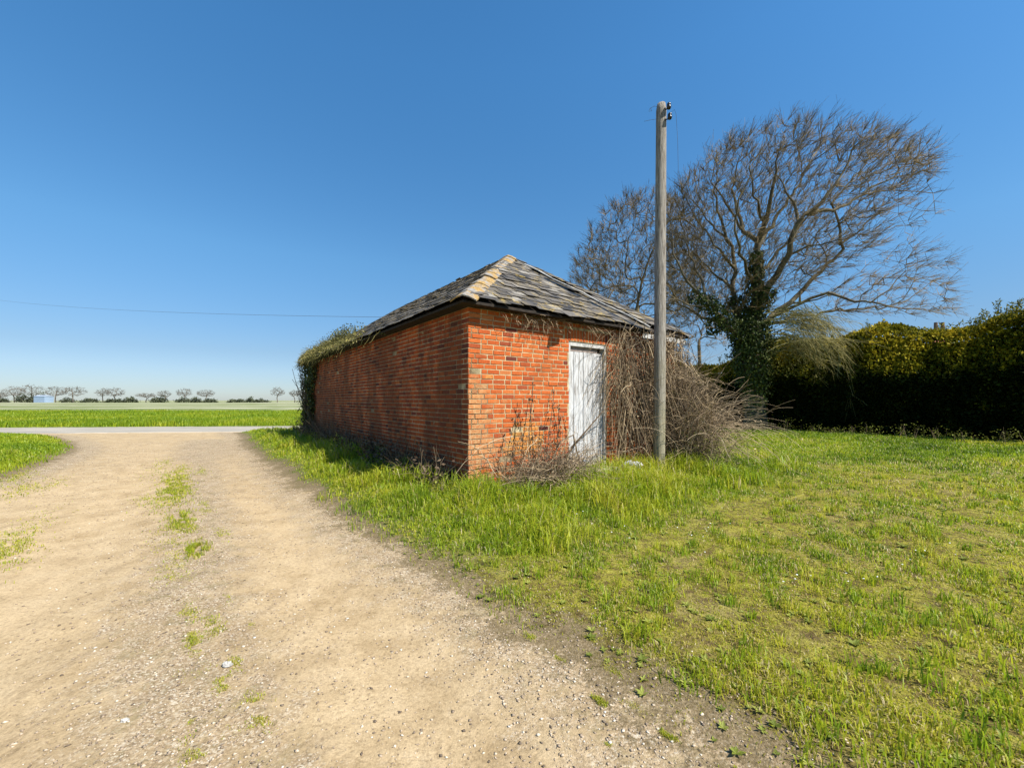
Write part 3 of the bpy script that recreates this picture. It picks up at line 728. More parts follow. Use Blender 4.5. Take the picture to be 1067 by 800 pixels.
# roof
OV = .22; RZ = 4.86; EZ = 2.90
e00, e01, e10, e11 = P(-OV, -OV, EZ), P(-OV, WID+OV, EZ), P(LEN+OV, -OV, EZ), P(LEN+OV, WID+OV, EZ)
rA, rB = P(WID/2, WID/2, RZ), P(LEN-WID/2, WID/2, RZ)
roof = MB()
roof.add([tuple(v) for v in (e00, e01, e11, e10, rA, rB)], [(0, 1, 4), (1, 2, 5, 4), (2, 3, 5), (3, 0, 4, 5)])
dz = Vector((0, 0, -.03))
roof.add([tuple(v+dz) for v in (e00, e01, e11, e10)]+[tuple(v) for v in (e00, e01, e11, e10)], [(0, 3, 2, 1), (0, 1, 5, 4), (1, 2, 6, 5), (2, 3, 7, 6), (3, 0, 4, 7)])
roofo = roof.build('roof', DARKWOOD, bld)
def slates(A, B, C, D, fault=False):
    m = MB(); A, B, C, D = map(Vector, (A, B, C, D))
    eu = (B-A).normalized(); M = (A+B)/2
    top = (C+D)/2; ev = (top-M); ev -= eu*ev.dot(eu); Ls = ev.length; ev.normalize()
    nn = eu.cross(ev).normalized()
    if nn.z < 0: nn = -nn
    def lim(v):
        t = v/Ls; a = A.lerp(C, t); b = B.lerp(D, t); return (a-A).dot(eu), (b-A).dot(eu)
    ex = .185; rows = int(Ls/ex)+1; sw = .27
    Lw = (B-A).length
    for r_ in range(rows):
        v0 = r_*ex-.03; v1 = min(v0+.36, Ls)
        if v1-v0 < .05: continue
        l0, h0 = lim(max(v0, 0)); l1, h1 = lim(v1)
        t = -sw*(r_ % 2)*.5+l0 - (l0 % sw)
        while t < h0:
            a0, b0 = max(t+.004, l0), min(t+sw-.004, h0); a1, b1 = max(t+.004, l1), min(t+sw-.004, h1)
            tc = t+sw/2; t += sw
            if b0-a0 < .02: continue
            if b1 < a1: a1 = b1 = (max(l1, min(h1, (a0+b0)/2)))
            if random.random() < .012: continue
            sag = -.035*math.sin(tc/Lw*math.pi*3.1+r_*.1)*math.sin(min(1, r_/rows)*math.pi)
            sl = random.gauss(0, .022); lift = abs(random.gauss(0, .010)); rot = random.gauss(0, .04)
            if random.random() < .10: sl -= random.uniform(.02, .12); rot += random.gauss(0, .14)
            if fault:    # slipped strip running down to the right of the apex
                c = Lw*.5+.02+(Ls-(v0+v1)/2)*.47
                if abs(tc-c) < .17 and v0 < Ls-.35: 
                    if random.random() < .75: continue
                elif c-.75 < tc < c: sag -= .045; rot += .1; sl -= .04
                elif tc > c: sag += .035
            o = .012+sag*.5+.03*0
            def pt(uu, vv, h): return tuple(A+eu*uu+ev*(vv+sl+rot*(uu-tc))+nn*h)
            hb = o+.018+lift; ht = o+.004
            vs = [pt(a0, v0, hb-.005), pt(b0, v0, hb-.005), pt(b1, v1, ht-.004), pt(a1, v1, ht-.004), pt(a0, v0, hb), pt(b0, v0, hb), pt(b1, v1, ht), pt(a1, v1, ht)]
            vs = [(x_, y_, z_+.035) for x_, y_, z_ in vs]
            tone = min(1, max(0, random.gauss(.45, .27)))
            m.add(vs, [(4, 5, 6, 7), (0, 1, 5, 4), (1, 2, 6, 5), (3, 0, 4, 7), (0, 3, 2, 1)], tone=tone)
    return m.build('slates', SLATE, roofo), (A, eu, ev, nn, Ls, Lw)
_, fi = slates(e00, e01, rA, rA, True)
slates(e10, e00, rB, rA); slates(e11, e10, rB, rB); slates(e01, e11, rA, rB)
# pale exposed batten beside the slipped strip
A_, eu_, ev_, nn_, Ls_, Lw_ = fi
mb = MB()
pp = []
for i in range(9):
    v = Ls_-.5-(Ls_-.55)*i/8; uu = Lw_*.5+.02+(Ls_-v)*.47
    pp.append(A_+eu_*(uu-.17)+ev_*v+nn_*(.055+.012*math.sin(i*2.1)))
for a, b in zip(pp[:-1], pp[1:]):
    d = b-a; mb.box(tuple(a), d*.96, eu_*.045, nn_*.018)
mb.build('exposed_batten', WHITEWOOD, roofo)
def caps(A, B, wid=.11, seg=.33, name='hip_cap', mat=CAP, lift=.045):
    m = MB(); A = Vector(A); B = Vector(B); d = (B-A); L = d.length; d.normalize(); side = d.cross(Vector((0, 0, 1))).normalized(); up = side.cross(d)
    k = 0; t = 0
    while t < L:
        t1 = min(t+seg-.008, L); a = A+d*t; b = A+d*t1; j = random.gauss(0, .006)
        a = a+up*(lift+j)+side*random.gauss(0, .006); b = b+up*(lift+j-.008)
        dn = -up*wid*.45
        vs = [a+side*wid+dn, a+side*wid*.5+dn*.35, a, a-side*wid*.5+dn*.35, a-side*wid+dn]; vs += [v-(a-b) for v in vs]; vs += [v-up*.02 for v in vs]
        fs = [(i, i+1, i+6, i+5) for i in range(4)]+[(i+10, i+15, i+16, i+11) for i in range(4)]
        fs += [(i, i+10, i+11, i+1) for i in range(4)]+[(i+5, i+6, i+16, i+15) for i in range(4)]+[(0, 5, 15, 10), (4, 14, 19, 9)]
        m.add([tuple(v) for v in vs], fs); t += seg
    return m.build(name, mat, roofo)
for a, b in ((e00, rA), (e01, rA), (e10, rB), (e11, rB)): caps(a, b, .19 if a is e00 else .07, lift=.075 if a is e00 else .05)
caps(rA, rB, .09, .42, 'ridge_cap')
# fascia board, white, at the right half of the door side; dark rafters' ends elsewhere
mb = MB(); q = P(-OV+.02, 3.9, EZ-.155); mb.box(tuple(q), u2*1.55, u1*.02, (0, 0, .09)); mb.build('fascia_board', WHITEWOOD, bld)
# ---------------------------------------------------------------- stems and leaves
def G3(): return Vector((random.gauss(0, 1), random.gauss(0, 1), random.gauss(0, 1)))
def wander(p, d, L, n, wob, pull=Vector((0, 0, 0))):
    pts = [Vector(p)]; d = Vector(d).normalized(); st = L/n
    for i in range(n):
        d = (d+G3()*wob+pull).normalized(); pts.append(pts[-1]+d*st)
    return pts
def zg(x, y): return float(height(x, y))

# dead brush heaped at the foot of the door wall
mb = MB(); lf = MB()
def brushpos(): t = random.triangular(.0, 2.1, 1.25); return t
for i in range(850):
    t = min(2.25, max(-.15, random.gauss(1.2, .5))); out = random.uniform(.05, .85)
    q = P(-out, t); p = Vector((q.x, q.y, zg(q.x, q.y)+random.uniform(0, .32)))
    hf = max(.15, 1-abs(t-1.35)/1.0)
    d = Vector((random.gauss(0, .8), random.gauss(0, .6), random.uniform(.2, 1.3)))
    pts = wander(p, d, random.uniform(.25, 1.05)*(.45+.85*hf), 6, .22, Vector((0, 0, -.13)))
    r0 = random.choice([.003, .003, .004, .006]); mb.tube(pts, [r0*(1-.6*k/6) for k in range(7)], 3, random.triangular(0, .95, .5))
for px_, h_ in ((.55, 1.0), (.75, 1.35), (1.0, 1.55), (1.12, 1.35), (1.35, 1.5), (1.5, 1.2), (1.75, 1.35), (1.9, 1.0), (1.25, .9)):   # upright dead dock stalks
    q = P(-random.uniform(.08, .25), px_); p = Vector((q.x, q.y, .2))
    pts = wander(p, (random.gauss(0, .06), 0, 1), h_, 6, .05); mb.tube(pts, [.006]*7, 3, .12)
    for k in range(26):
        c = pts[random.randint(3, 6)]+G3()*.02; mb.leaf(c, G3(), G3(), .05, .025, .1)
pts = [P(-.30, 1.55, .35), P(-.28, 1.85, .72), P(-.32, 2.15, .98), P(-.35, 2.5, 1.28), P(-.33, 2.75, 1.42)]    # thick bough leaning over the door
mb.tube(pts, [.02, .018, .014, .008, .003], 5, .12)
for k in range(9):
    mb.tube(wander(pts[random.randint(2, 4)], u2+Vector((0, 0, random.uniform(-.3, .8))), random.uniform(.15, .4), 4, .15), [.004, .003, .003, .002, .001], 3, .2)
pts = [P(-.3, 1.2, .25), P(-.42, 1.45, .85), P(-.4, 1.75, .93), P(-.35, 1.9, .6), P(-.3, 1.85, .3)]
mb.tube(pts, [.012]*5, 5, .25)
for a, b in (((-.45, -.45, .55), (-.35, .5, .95)), ((-.35, -.35, .95), (-.5, .2, .4)), ((-.5, .5, .3), (-.25, 1.1, .9))):
    a = P(*a); b = P(*b); st_ = [a.lerp(b, k/7)+G3()*.025+Vector((0, 0, .10*math.sin(k/7*3.1))) for k in range(8)]; mb.stem(st_, [.0015+.0005*k for k in range(8)], 4, .85)
    for k in range(3): mb.stem(wander(st_[random.randint(2, 6)], G3(), random.uniform(.1, .3), 4, .2), [.0018]*5, 3, .8)
q = P(-.4, 1.3); mb.build('dead_brush', TWIG, loc=(q.x, q.y, .2), label='heap of dead tangled brushwood against the sunlit brick wall left of the door', cat='brushwood')

# bare climber hanging over the wall right of the door
mb = MB()
for i in range(1500):
    t = random.uniform(3.0, 5.35); out = random.uniform(.02, .42)
    if random.random() < .62:      # hanging stems
        z = random.uniform(1.2, 2.95); q = P(-out, t, z)
        pts = wander(q, (random.gauss(0, .25), random.gauss(0, .2), -1), min(z-.15, random.uniform(.5, 1.9)), 6, .09, Vector((0, 0, -.1)))
    else:
        z = random.uniform(.3, 2.85); q = P(-out-.05, t, z)
        pts = wander(q, Vector((random.gauss(0, 1), random.gauss(0, .7), random.gauss(0, .8)))+n_*.3, random.uniform(.3, .8), 6, .3, Vector((0, 0, -.14)))
    r0 = random.choice([.003, .004, .004, .006, .008]); mb.tube(pts, [r0*(1-.5*k/6) for k in range(7)], 3, random.triangular(0, .95, .15 if random.random() < .5 else .6))
for i in range(70):                # long outer loops, some across the door edge
    t = random.uniform(2.85, 3.3); q = P(-random.uniform(.05, .25), t+.1, random.uniform(1.8, 2.85))
    pts = wander(q, (-u2*random.uniform(.2, 1))+Vector((0, 0, -.3)), random.uniform(.4, 1.5), 8, .16, Vector((0, 0, -.22)))
    mb.tube(pts, [.004*(1-.08*k) for k in range(9)], 3, random.uniform(.3, .8))
for i in range(2600):              # clinging dead leaves and seed heads
    t = random.triangular(3.0, 5.3, 4.2); z = random.triangular(.3, 2.95, 2.4)
    q = P(-random.uniform(.05, .45), t, z); mb.leaf(q, G3(), G3(), random.uniform(.025, .06), random.uniform(.015, .035), random.triangular(.15, .95, .5))
for i in range(260):               # ragged growth in the eaves above the brick
    t = random.choice([random.gauss(1.1, .25), random.gauss(1.5, .2), random.gauss(2.6, .5)]); q = P(-random.uniform(.03, .14), t, EZ-random.uniform(0, .08))
    pts = wander(q, (random.gauss(0, 1), random.gauss(0, .5), -.6), random.uniform(.08, .32), 4, .4, Vector((0, 0, -.2)))
    mb.tube(pts, [.003]*5, 3, random.triangular(.1, .9, .5))
q = P(-.2, 3.6); mb.build('bare_climber', TWIG, loc=(q.x, q.y, .2), label='leafless brown climber hanging from the eaves right of the white door', cat='climbing plant')

# arching bramble mound right of the pole
mb = MB(); c0 = Vector((3.82, 8.7, .15))
def mound_add(pts, r0, tone):
    pts = [Vector((v.x, v.y, max(v.z, .16))) for v in pts]
    pts = [v for v in pts if not bool(inpoly(np.array(v.x), np.array(v.y), FOOT))]
    n = len(pts)
    if n > 2: mb.stem(pts, [r0*(1-.6*k/n) for k in range(n)], 3, tone)
for i in range(1700):       # tangled body, tallest against the building's corner
    a = random.uniform(0, 2*math.pi); rr = random.random()**.5
    p = c0+Vector((math.cos(a)*.62*rr-.12, math.sin(a)*.6*rr, 0)); top = 2.3-1.5*max(0, (p.x-3.6))-.3*rr
    p.z = .15+max(.3, top)*random.random()**.8
    mound_add(wander(p, G3()+Vector((.1, 0, .1)), random.uniform(.3, 1.0), 7, .24, Vector((.01, 0, -.09))), random.choice([.003, .004, .005]), random.triangular(0, .9, random.choice([.15, .6])))
for i in range(240):        # long canes arching over to the right
    p = c0+Vector((random.gauss(-.1, .35), random.gauss(0, .4), random.uniform(0, .7)))
    d = Vector((random.uniform(.3, 1.1), random.gauss(-.1, .35), random.uniform(1.5, 2.4)))
    mound_add(wander(p, d, random.uniform(.6, 1.8), 12, .20, Vector((.03, 0, -.135))), random.choice([.003, .004, .005, .007]), random.triangular(.1, 1, .65))
for i in range(260):        # short ones arching left and forward
    p = c0+Vector((random.gauss(-.2, .3), random.gauss(-.2, .3), random.uniform(0, .6)))
    mound_add(wander(p, Vector((random.gauss(0, .5), random.uniform(-.9, .1), 1.6)), random.uniform(.8, 2.0), 10, .10, Vector((0, -.01, -.17))), random.choice([.003, .004, .005]), random.triangular(.1, 1, .6))
for i in range(900):
    p = c0+Vector((random.gauss(0, .45), random.gauss(-.1, .4), abs(random.gauss(.2, .7)))); mb.leaf(p, G3(), G3(), random.uniform(.03, .06), .025, random.triangular(.1, 1, .5))
mb.build('bramble_thicket', TWIG, loc=tuple(c0), label='large mound of pale arching bare brambles just right of the wooden pole', cat='bramble')
def leafy(name, base, n, sp, hgt, mat, tones, size, label, cat, group=None, stems=8):
    o = empty(name, base, label, cat, group); b = Vector(base)
    sm = MB(); fm = MB()
    for i in range(stems):
        pts = wander(b+Vector((random.gauss(0, sp*.3), random.gauss(0, sp*.3), 0)), (random.gauss(0, .3), random.gauss(0, .3), 1), hgt*random.uniform(.6, 1), 5, .1)
        sm.tube(pts, [.005*(1-.15*k) for k in range(6)], 3, .4)
        for k in range(max(1, n//stems)):
            c = pts[random.randint(1, 5)]+Vector((random.gauss(0, sp*.25), random.gauss(0, sp*.25), random.gauss(0, hgt*.1)))
            c.z = max(c.z, b.z+.01); d = G3(); d.z = abs(d.z)*.3
            fm.leaf(c, d, (0, 0, 1), size*random.uniform(.6, 1.3), size*.5, random.uniform(*tones), .15)
    sm.build('stem', TWIG, o); fm.build('foliage', mat, o); return o
# green-leaved shrub at the bramble's foot
leafy('green_shrub', (3.85, 7.95, .15), 620, .6, .85, WEED, (.15, .8), .05, 'small green-leaved shrub at the foot of the bramble mound', 'shrub', stems=26)
leafy('flowering_weed', (-3.55, 8.6, .26), 90, .2, .55, WEED, (.4, 1), .07, 'tall yellow-green weed standing by the shaded long wall', 'weed', stems=6)
leafy('leafy_weed', (-.95, 5.75, .22), 70, .25, .3, WEED, (.4, 1), .05, 'low pale green weed at the near corner of the long wall', 'weed', stems=8)
# dead growth along the shaded wall's foot
mb = MB()
for i in range(950):
    s = random.uniform(.2, 11.5); out = random.uniform(.03, .45); q = P(s, -out); p = Vector((q.x, q.y, zg(q.x, q.y)))
    pts = wander(p, (random.gauss(0, .5), random.gauss(0, .5), 1), random.uniform(.2, .75)*(1+.6*(s > 6)), 5, .2, Vector((0, 0, -.06)))
    mb.tube(pts, [.005*(1-.12*k) for k in range(6)], 3, random.uniform(.0, .45))
for i in range(3600):
    s = random.uniform(.2, 11.8); q = P(s, -random.uniform(.03, .6)); mb.leaf((q.x, q.y, zg(q.x, q.y)+abs(random.gauss(0, .20))), G3(), G3(), .08, .04, random.uniform(0, .3))
for i in range(60):   # climbing dead stems on the shaded wall
    s = random.choice([random.gauss(4.2, .3), random.gauss(6.3, .4), random.gauss(8, .5), random.gauss(2.2, .4)]); q = P(s, -.03, .25)
    pts = wander(q, u1*random.gauss(0, .25)+Vector((0, 0, 1)), random.uniform(.4, 1.4), 7, .10); pts = [v for v in pts]
    mb.tube(pts, [.004*(1-.1*k) for k in range(8)], 3, random.uniform(0, .3))
q = P(5, -.3); mb.build('dead_undergrowth', TWIG, loc=(q.x, q.y, .2), label='dark dead stalks and litter along the foot of the long shaded wall', cat='undergrowth')

# ivy on the far corner and dead growth over the far eave
ivy = empty('wall_ivy', tuple(P(LEN-.6, -.1, .2)), 'dark ivy curtain covering the far corner of the long brick wall', 'ivy')
mb = MB(); sm = MB()
for i in range(5200):
    z = random.uniform(.2, 2.95); lim_ = LEN-1.15-.75*max(0, (z-1.9))-.5*random.random()
    s = random.uniform(lim_, LEN+.14); out = abs(random.gauss(.06, .10))+.02
    q = P(s, -out, z)
    if random.random() < .35: q = P(LEN+abs(random.gauss(.05, .1)), random.uniform(-.15, 1.2), z)
    mb.leaf(q, Vector((random.gauss(0, .5), random.gauss(0, .5), -.8)), -u2*1.0+G3()*.3, random.uniform(.06, .12), random.uniform(.05, .09), random.triangular(0, 1, .35), .12)
for i in range(70):
    q = P(LEN+random.uniform(-.2, .1), -random.uniform(.02, .2), random.uniform(.4, 2.9)); sm.tube(wander(q, u1*.7-u2*.5+Vector((0, 0, random.gauss(0, .3))), random.uniform(.15, .5), 4, .2), [.005, .004, .003, .003, .002], 3, .1)
for i in range(60):
    q = P(random.uniform(LEN-1.2, LEN), -.03, .15); sm.tube(wander(q, (0, 0, 1), random.uniform(1.2, 2.7), 8, .07), [.008]*9, 3, .15)
mb.build('foliage', IVY, ivy); sm.build('stem', TWIG, ivy)
mb = MB()
def roofp(s, v, h=0):    # point on the left slope: s along, v up the slope 0..1 of its run
    t = -OV+(WID/2+OV)*v; return P(s, t, EZ+(RZ-EZ)*v+h+.05)
for i in range(5200):
    s = LEN+.2-abs(random.gauss(0, 3.0)); s = max(s, 4.8)
    v = abs(random.gauss(0, .16))*sstep(4.5, 9, s)+random.uniform(-.03, .04)
    if s > LEN-2.65: v = min(v, max(0, (LEN+OV-s)/(WID/2+OV)))
    thick = .05+.16*float(sstep(6, 10.5, s))
    q = roofp(s, v, random.uniform(0, thick)); q += G3()*.03
    if random.random() < .4:
        mb.tube(wander(q, G3()+Vector((0, 0, -.2 if v < .05 else .4)), random.uniform(.1, .35), 4, .3, Vector((0, 0, -.15))), [.004]*5, 3, random.triangular(.1, .9, .5))
    else: mb.leaf(q, G3(), G3(), random.uniform(.04, .10), random.uniform(.02, .05), random.triangular(0, 1, .6))
for i in range(70):
    s = random.uniform(7.4, 8.8); v = random.uniform(.05, .25); q = roofp(s, v, .1)
    mb.tube(wander(q, (random.gauss(0, .4), random.gauss(0, .3), 1), random.uniform(.15, .38), 5, .2), [.004]*6, 3, .2)
    for k in range(6): mb.leaf(q+Vector((random.gauss(0, .12), random.gauss(0, .1), random.uniform(.05, .32))), G3(), G3(), .06, .035, random.uniform(0, .55))
for i in range(420):
    s = LEN-abs(random.gauss(0, 3.4)); q = roofp(max(s, 3.0), -.02, random.uniform(-.05, .06))
    mb.tube(wander(q, u1*random.gauss(0, .5)-u2*.25+Vector((0, 0, -1)), random.uniform(.08, .42), 5, .28), [.004]*6, 3, random.triangular(0, .8, .3))
    mb.leaf(q+G3()*.06, G3(), G3(), .07, .035, random.triangular(0, 1, .4))
q = P(9.5, -OV, EZ); mb.build('roof_growth', MOSSY, loc=tuple(q), label='mat of moss and dry weeds over the far eave of the slate roof', cat='roof plants')

# ---------------------------------------------------------------- pole
PX, PY = 2.76, 7.76; pz = zg(PX, PY)
pole = empty('utility_pole', (PX, PY, pz), 'tall weathered grey wooden utility pole in front of the bramble thicket', 'pole')
mb = MB(); lean = Vector((.055, .02, 0)); PH = 7.08-pz; NS, NR = 28, 60
vs, fs = [], []
for j in range(NR+1):
    f = j/NR; c = Vector((PX, PY, pz-.3))+lean*f+Vector((0, 0, (PH+.3)*f)); r0 = .114-.022*f
    if f > .995: r0 *= .8
    for k in range(NS):
        a = 2*math.pi*k/NS; rr = r0*(1+.022*math.sin(3*a+f*5)+.012*math.sin(7*a+f*11)+random.gauss(0, .003)); vs.append((c.x+math.cos(a)*rr, c.y+math.sin(a)*rr, c.z))
fs = [(j*NS+k, j*NS+(k+1) % NS, (j+1)*NS+(k+1) % NS, (j+1)*NS+k) for j in range(NR) for k in range(NS)]
vs.append((PX+lean.x, PY+lean.y, pz+PH+.035)); fs += [(NR*NS+k, NR*NS+(k+1) % NS, len(vs)-1) for k in range(NS)]
mb.add(vs, fs); mb.build('shaft', POLE, pole, smooth=True)
tp = Vector((PX+lean.x, PY+lean.y, pz+PH))
for k, (dx, dzv) in enumerate(((.10, -.11), (.13, -.30))):
    b = MB(); a = tp+Vector((.04, -.09, dzv-.06))
    c = a+Vector((dx*.55, -.035, .02))
    b.tube([a, a+Vector((dx*.4, -.03, 0)), c], [.012, .012, .010], 6); br = b.build('bracket', BLACK, pole)
    m = MB(); prof = [(.0, .0), (.028, .0), (.040, .02), (.043, .045), (.028, .055), (.038, .07), (.036, .095), (.018, .115), (0, .12)]
    vs = []; S = 14
    for r_, h_ in prof:
        for i in range(S): vs.append((c.x+r_*math.cos(2*math.pi*i/S), c.y+r_*math.sin(2*math.pi*i/S), c.z-.03+h_))
    m.add(vs, [(j*S+i, j*S+(i+1) % S, (j+1)*S+(i+1) % S, (j+1)*S+i) for j in range(len(prof)-1) for i in range(S)])
    m.build('insulator', BLACK, pole, smooth=True)
m = MB(); a = tp+Vector((.13, -.12, -.25))
m.tube([a, a+Vector((.07, 0, .06)), a+Vector((.10, 0, -.02)), a+Vector((.13, 0, -.5)), a+Vector((.145, 0, -1.25))], .003, 4)
a = tp+Vector((-.05, -.1, -.14)); m.tube([a, a+Vector((-.12, 0, .03)), a+Vector((-.2, 0, -.02)), a+Vector((-.22, 0, -.07)), a+Vector((-.16, 0, -.06)), a+Vector((-.19, 0, -.01))], .0035, 4)
m.tube([tp+Vector((-.1, -.05, -.32)), tp+Vector((-.2, -.05, -.33)), tp+Vector((-.34, -.05, -.36))], .003, 4)
m.build('loose_wire', WIREM, pole)

# service wire coming in from the left to the far hip
w0 = Vector((-62, 46, 1.5+111/F*46)); w1 = roofp(9.9, .82, .02)
mb = MB(); pts = []
for i in range(41):
    f = i/40; p = w0.lerp(w1, f); p.z -= 4*.5*f*(1-f); pts.append(p)
mb.tube(pts, .006, 4); mb.build('overhead_wire', WIREM, loc=tuple(w1), label='thin overhead service wire reaching the roof from the left sky', cat='wire')

# rubble
def lump(name, c, sx, sy, sz, mat, label, cat, seed):
    m = MB(); rr = random.Random(seed); c = Vector(c); S, Rn = 12, 7; vs = []
    for j in range(Rn+1):
        th = math.pi*j/Rn
        for i in range(S):
            a = 2*math.pi*i/S; k = 1+rr.uniform(-.2, .2)
            vs.append((c.x+sx*math.sin(th)*math.cos(a)*k, c.y+sy*math.sin(th)*math.sin(a)*k, c.z+sz*math.cos(th)*k))
    m.add(vs, [(j*S+i, j*S+(i+1) % S, (j+1)*S+(i+1) % S, (j+1)*S+i) for j in range(Rn) for i in range(S)])
    return m.build(name, mat, loc=(c.x, c.y, c.z-sz*.5), label=label, cat=cat)
lump('plastic_sheet', (2.13, 7.35, .32), .19, .13, .10, RAG, 'crumpled grey-white sheet lying in the grass just left of the pole', 'sheet', 4)
lump('white_rag', (1.2, 7.1, .42), .09, .08, .13, RAG, 'small off-white rag caught in the brush left of the door foot', 'rag', 9)
mb = MB(); mb.box((.86, 6.83, .24), (1.0, .18, 0), (-.03, .16, 0), (0, 0, .10))
mb.build('stone_step', CONC, loc=(1.3, 6.9, .2), label='long pale stone step in the grass below the white door', cat='step')
lump('flat_stone', (px2g(237, 694)[0], px2g(237, 694)[1], .012), .03, .018, .014, CONC, 'whitish flat stone on the stony middle of the track', 'stone', 3)
lump('flat_stone', (px2g(130, 752)[0], px2g(130, 752)[1], .008), .018, .012, .010, CONC, 'small pale stone in the left wheel rut nearest the camera', 'stone', 5)

# ---------------------------------------------------------------- trees
def branchlets(mb, p, d, L, r, lvl, wind, dens, spread, tones, wob=.10):
    n = 6 if lvl >= 2 else 4
    pts = wander(p, d, L, n, wob, wind)
    mb.tube(pts, [max(.0035, r*(1-.75*k/n)) for k in range(n+1)], 4 if lvl >= 2 else 3, random.uniform(*tones), cap=False)
    if lvl == 0: return
    cnt = dens[lvl]
    for i in range(cnt):
        f = random.uniform(.2, 1)*n; k = min(int(f), n-1); q = pts[k].lerp(pts[k+1], f-k)
        dd = (pts[k+1]-pts[k]).normalized(); s = G3(); s -= dd*s.dot(dd); s.normalize()
        nd = dd*math.cos(spread)+s*math.sin(spread)
        branchlets(mb, q, nd+wind*1.2, L*random.uniform(.38, .62), r*.5, lvl-1, wind, dens, spread, tones, wob)

class Skeleton:
    """branch skeleton that reaches for points spread through the crown; thickness follows what each branch carries"""
    def __init__(k): k.P = []; k.par = []; k.fix = []
    def limb(k, pts, r0=None, r1=None):
        p = k.near(np.array(pts[0])) if k.P else -1
        n = len(pts)
        for i, q in enumerate(pts):
            if i == 0 and p >= 0 and np.linalg.norm(np.array(k.P[p])-np.array(q)) < .05: continue
            k.P.append(tuple(q)); k.par.append(p); k.fix.append(0 if r0 is None else r0+(r1-r0)*i/(n-1)); p = len(k.P)-1
    def near(k, q):
        A = np.array(k.P); return int(np.argmin(((A-q)**2).sum(1)))
    def reach(k, pts, centre, wind, step=.42, first=60):
        """attach every point to the nearest branch, nearest points first after a few that open the crown"""
        pts = np.array(pts); cap = len(k.P)+len(pts)*14
        A = np.zeros((cap, 3)); n = len(k.P); A[:n] = np.array(k.P)
        D = np.full(len(pts), 1e9); J = np.zeros(len(pts), int)
        def upd(a, b):
            for c in range(a, b):
                d = ((pts-A[c])**2).sum(1)*pen(c); m = d < D; D[m] = d[m]; J[m] = c
        cen = np.array(centre)
        R0 = np.linalg.norm(pts-cen, axis=1)
        def pen(c):    # prefer branches that lie inward of the point
            rc = np.linalg.norm(A[c]-cen); return np.where(R0 < rc, 2.2, 1.0)
        upd(0, n); live = np.ones(len(pts), bool); cnt = 0
        while live.any():
            idx = np.where(live)[0]
            t = np.random.RandomState(cnt).choice(idx) if cnt < first else idx[np.argmin(D[idx])]
            live[t] = False; cnt += 1
            j = J[t]; a = A[j].copy(); b = pts[t]; L = np.linalg.norm(b-a)
            if L < .12: continue
            pj = k.par[j]; d0 = (A[j]-A[pj]) if pj >= 0 else np.array((0, 0, 1.)); d0 = d0/(np.linalg.norm(d0)+1e-9)
            m = max(1, int(L/step)); p = j; s0 = n
            mid = a+d0*L*.38+(b-a)*.12
            for i in range(1, m+1):
                f = i/m; q = a*(1-f)**2+mid*2*f*(1-f)+b*f*f+(np.array([random.gauss(0, .022) for _ in range(3)]) if i < m else 0)
                A[n] = q; k.P.append(tuple(q)); k.par.append(p); k.fix.append(0); p = n; n += 1
            upd(s0, n)
    def draw(k, thick, fine, rmin=.008, expo=.44, scale=.0062, cut=.028):
        n = len(k.P); w = np.zeros(n); ch = [[] for _ in range(n)]
        for i in range(n):
            if k.par[i] >= 0: ch[k.par[i]].append(i)
        tips = []
        for i in range(n-1, -1, -1):
            if not ch[i]: w[i] = 1; tips.append(i)
            else: w[i] = sum(w[c] for c in ch[i])
        r = np.maximum(rmin, scale*w**expo)
        for i in range(n):
            if k.fix[i]: r[i] = max(k.fix[i]*.85, min(r[i], k.fix[i]*1.2))
        done = set()
        roots = [i for i in range(n) if k.par[i] < 0]
        st = [(i, None) for i in roots]
        while st:
            i, fr = st.pop(); pts = []; rr = []
            if fr is not None: pts.append(k.P[fr]); rr.append(min(r[fr], r[i]*1.15))
            c = i
            while True:
                pts.append(k.P[c]); rr.append(r[c])
                if not ch[c]: break
                nx = max(ch[c], key=lambda q: w[q])
                for o in ch[c]:
                    if o != nx: st.append((o, c))
                c = nx
            # thick stretch and thin stretch of one run
            a = next((q for q in range(len(rr)) if rr[q] < cut), len(rr))
            if a >= 2: thick.tube(pts[:a+1], rr[:a+1], 8, .5, cap=False)
            b = max(0, a-1)
            if len(pts)-b >= 2: fine.stem([Vector(p) for p in pts[b:]], rr[b:], 4, random.random())
        return r, tips
def twigs(k, mb, r, cen, wind, n=5, L=(.35, .8), lim=.03, sub=2, rr=.0062):
    cen = Vector(cen)
    for i in range(len(k.P)):
        if r[i] > lim or k.par[i] < 0: continue
        p = Vector(k.P[i]); d0 = p-Vector(k.P[k.par[i]])
        if d0.length < 1e-4: continue
        d0.normalize(); out = (p-cen).normalized()
        for q in range(random.randint(1, n)):
            d = d0*.65+out*.75+wind*6+G3()*.33; l = random.uniform(*L)
            pts = wander(p, d, l, 4, .06, wind*.8)
            tn = random.random()
            mb.stem(pts, [rr, rr*.85, rr*.7, rr*.55, rr*.45], 3, tn)
            for z in range(random.randint(0, sub)):
                e = pts[random.randint(1, 3)]; mb.stem(wander(e, d+G3()*.5, l*random.uniform(.3, .6), 3, .12), [rr*.6, rr*.5, rr*.45, rr*.4], 3, tn)
def lower(poly, y0, dy):
    return [(x, y+(dy*max(0, y0-y)/200)) for x, y in poly]
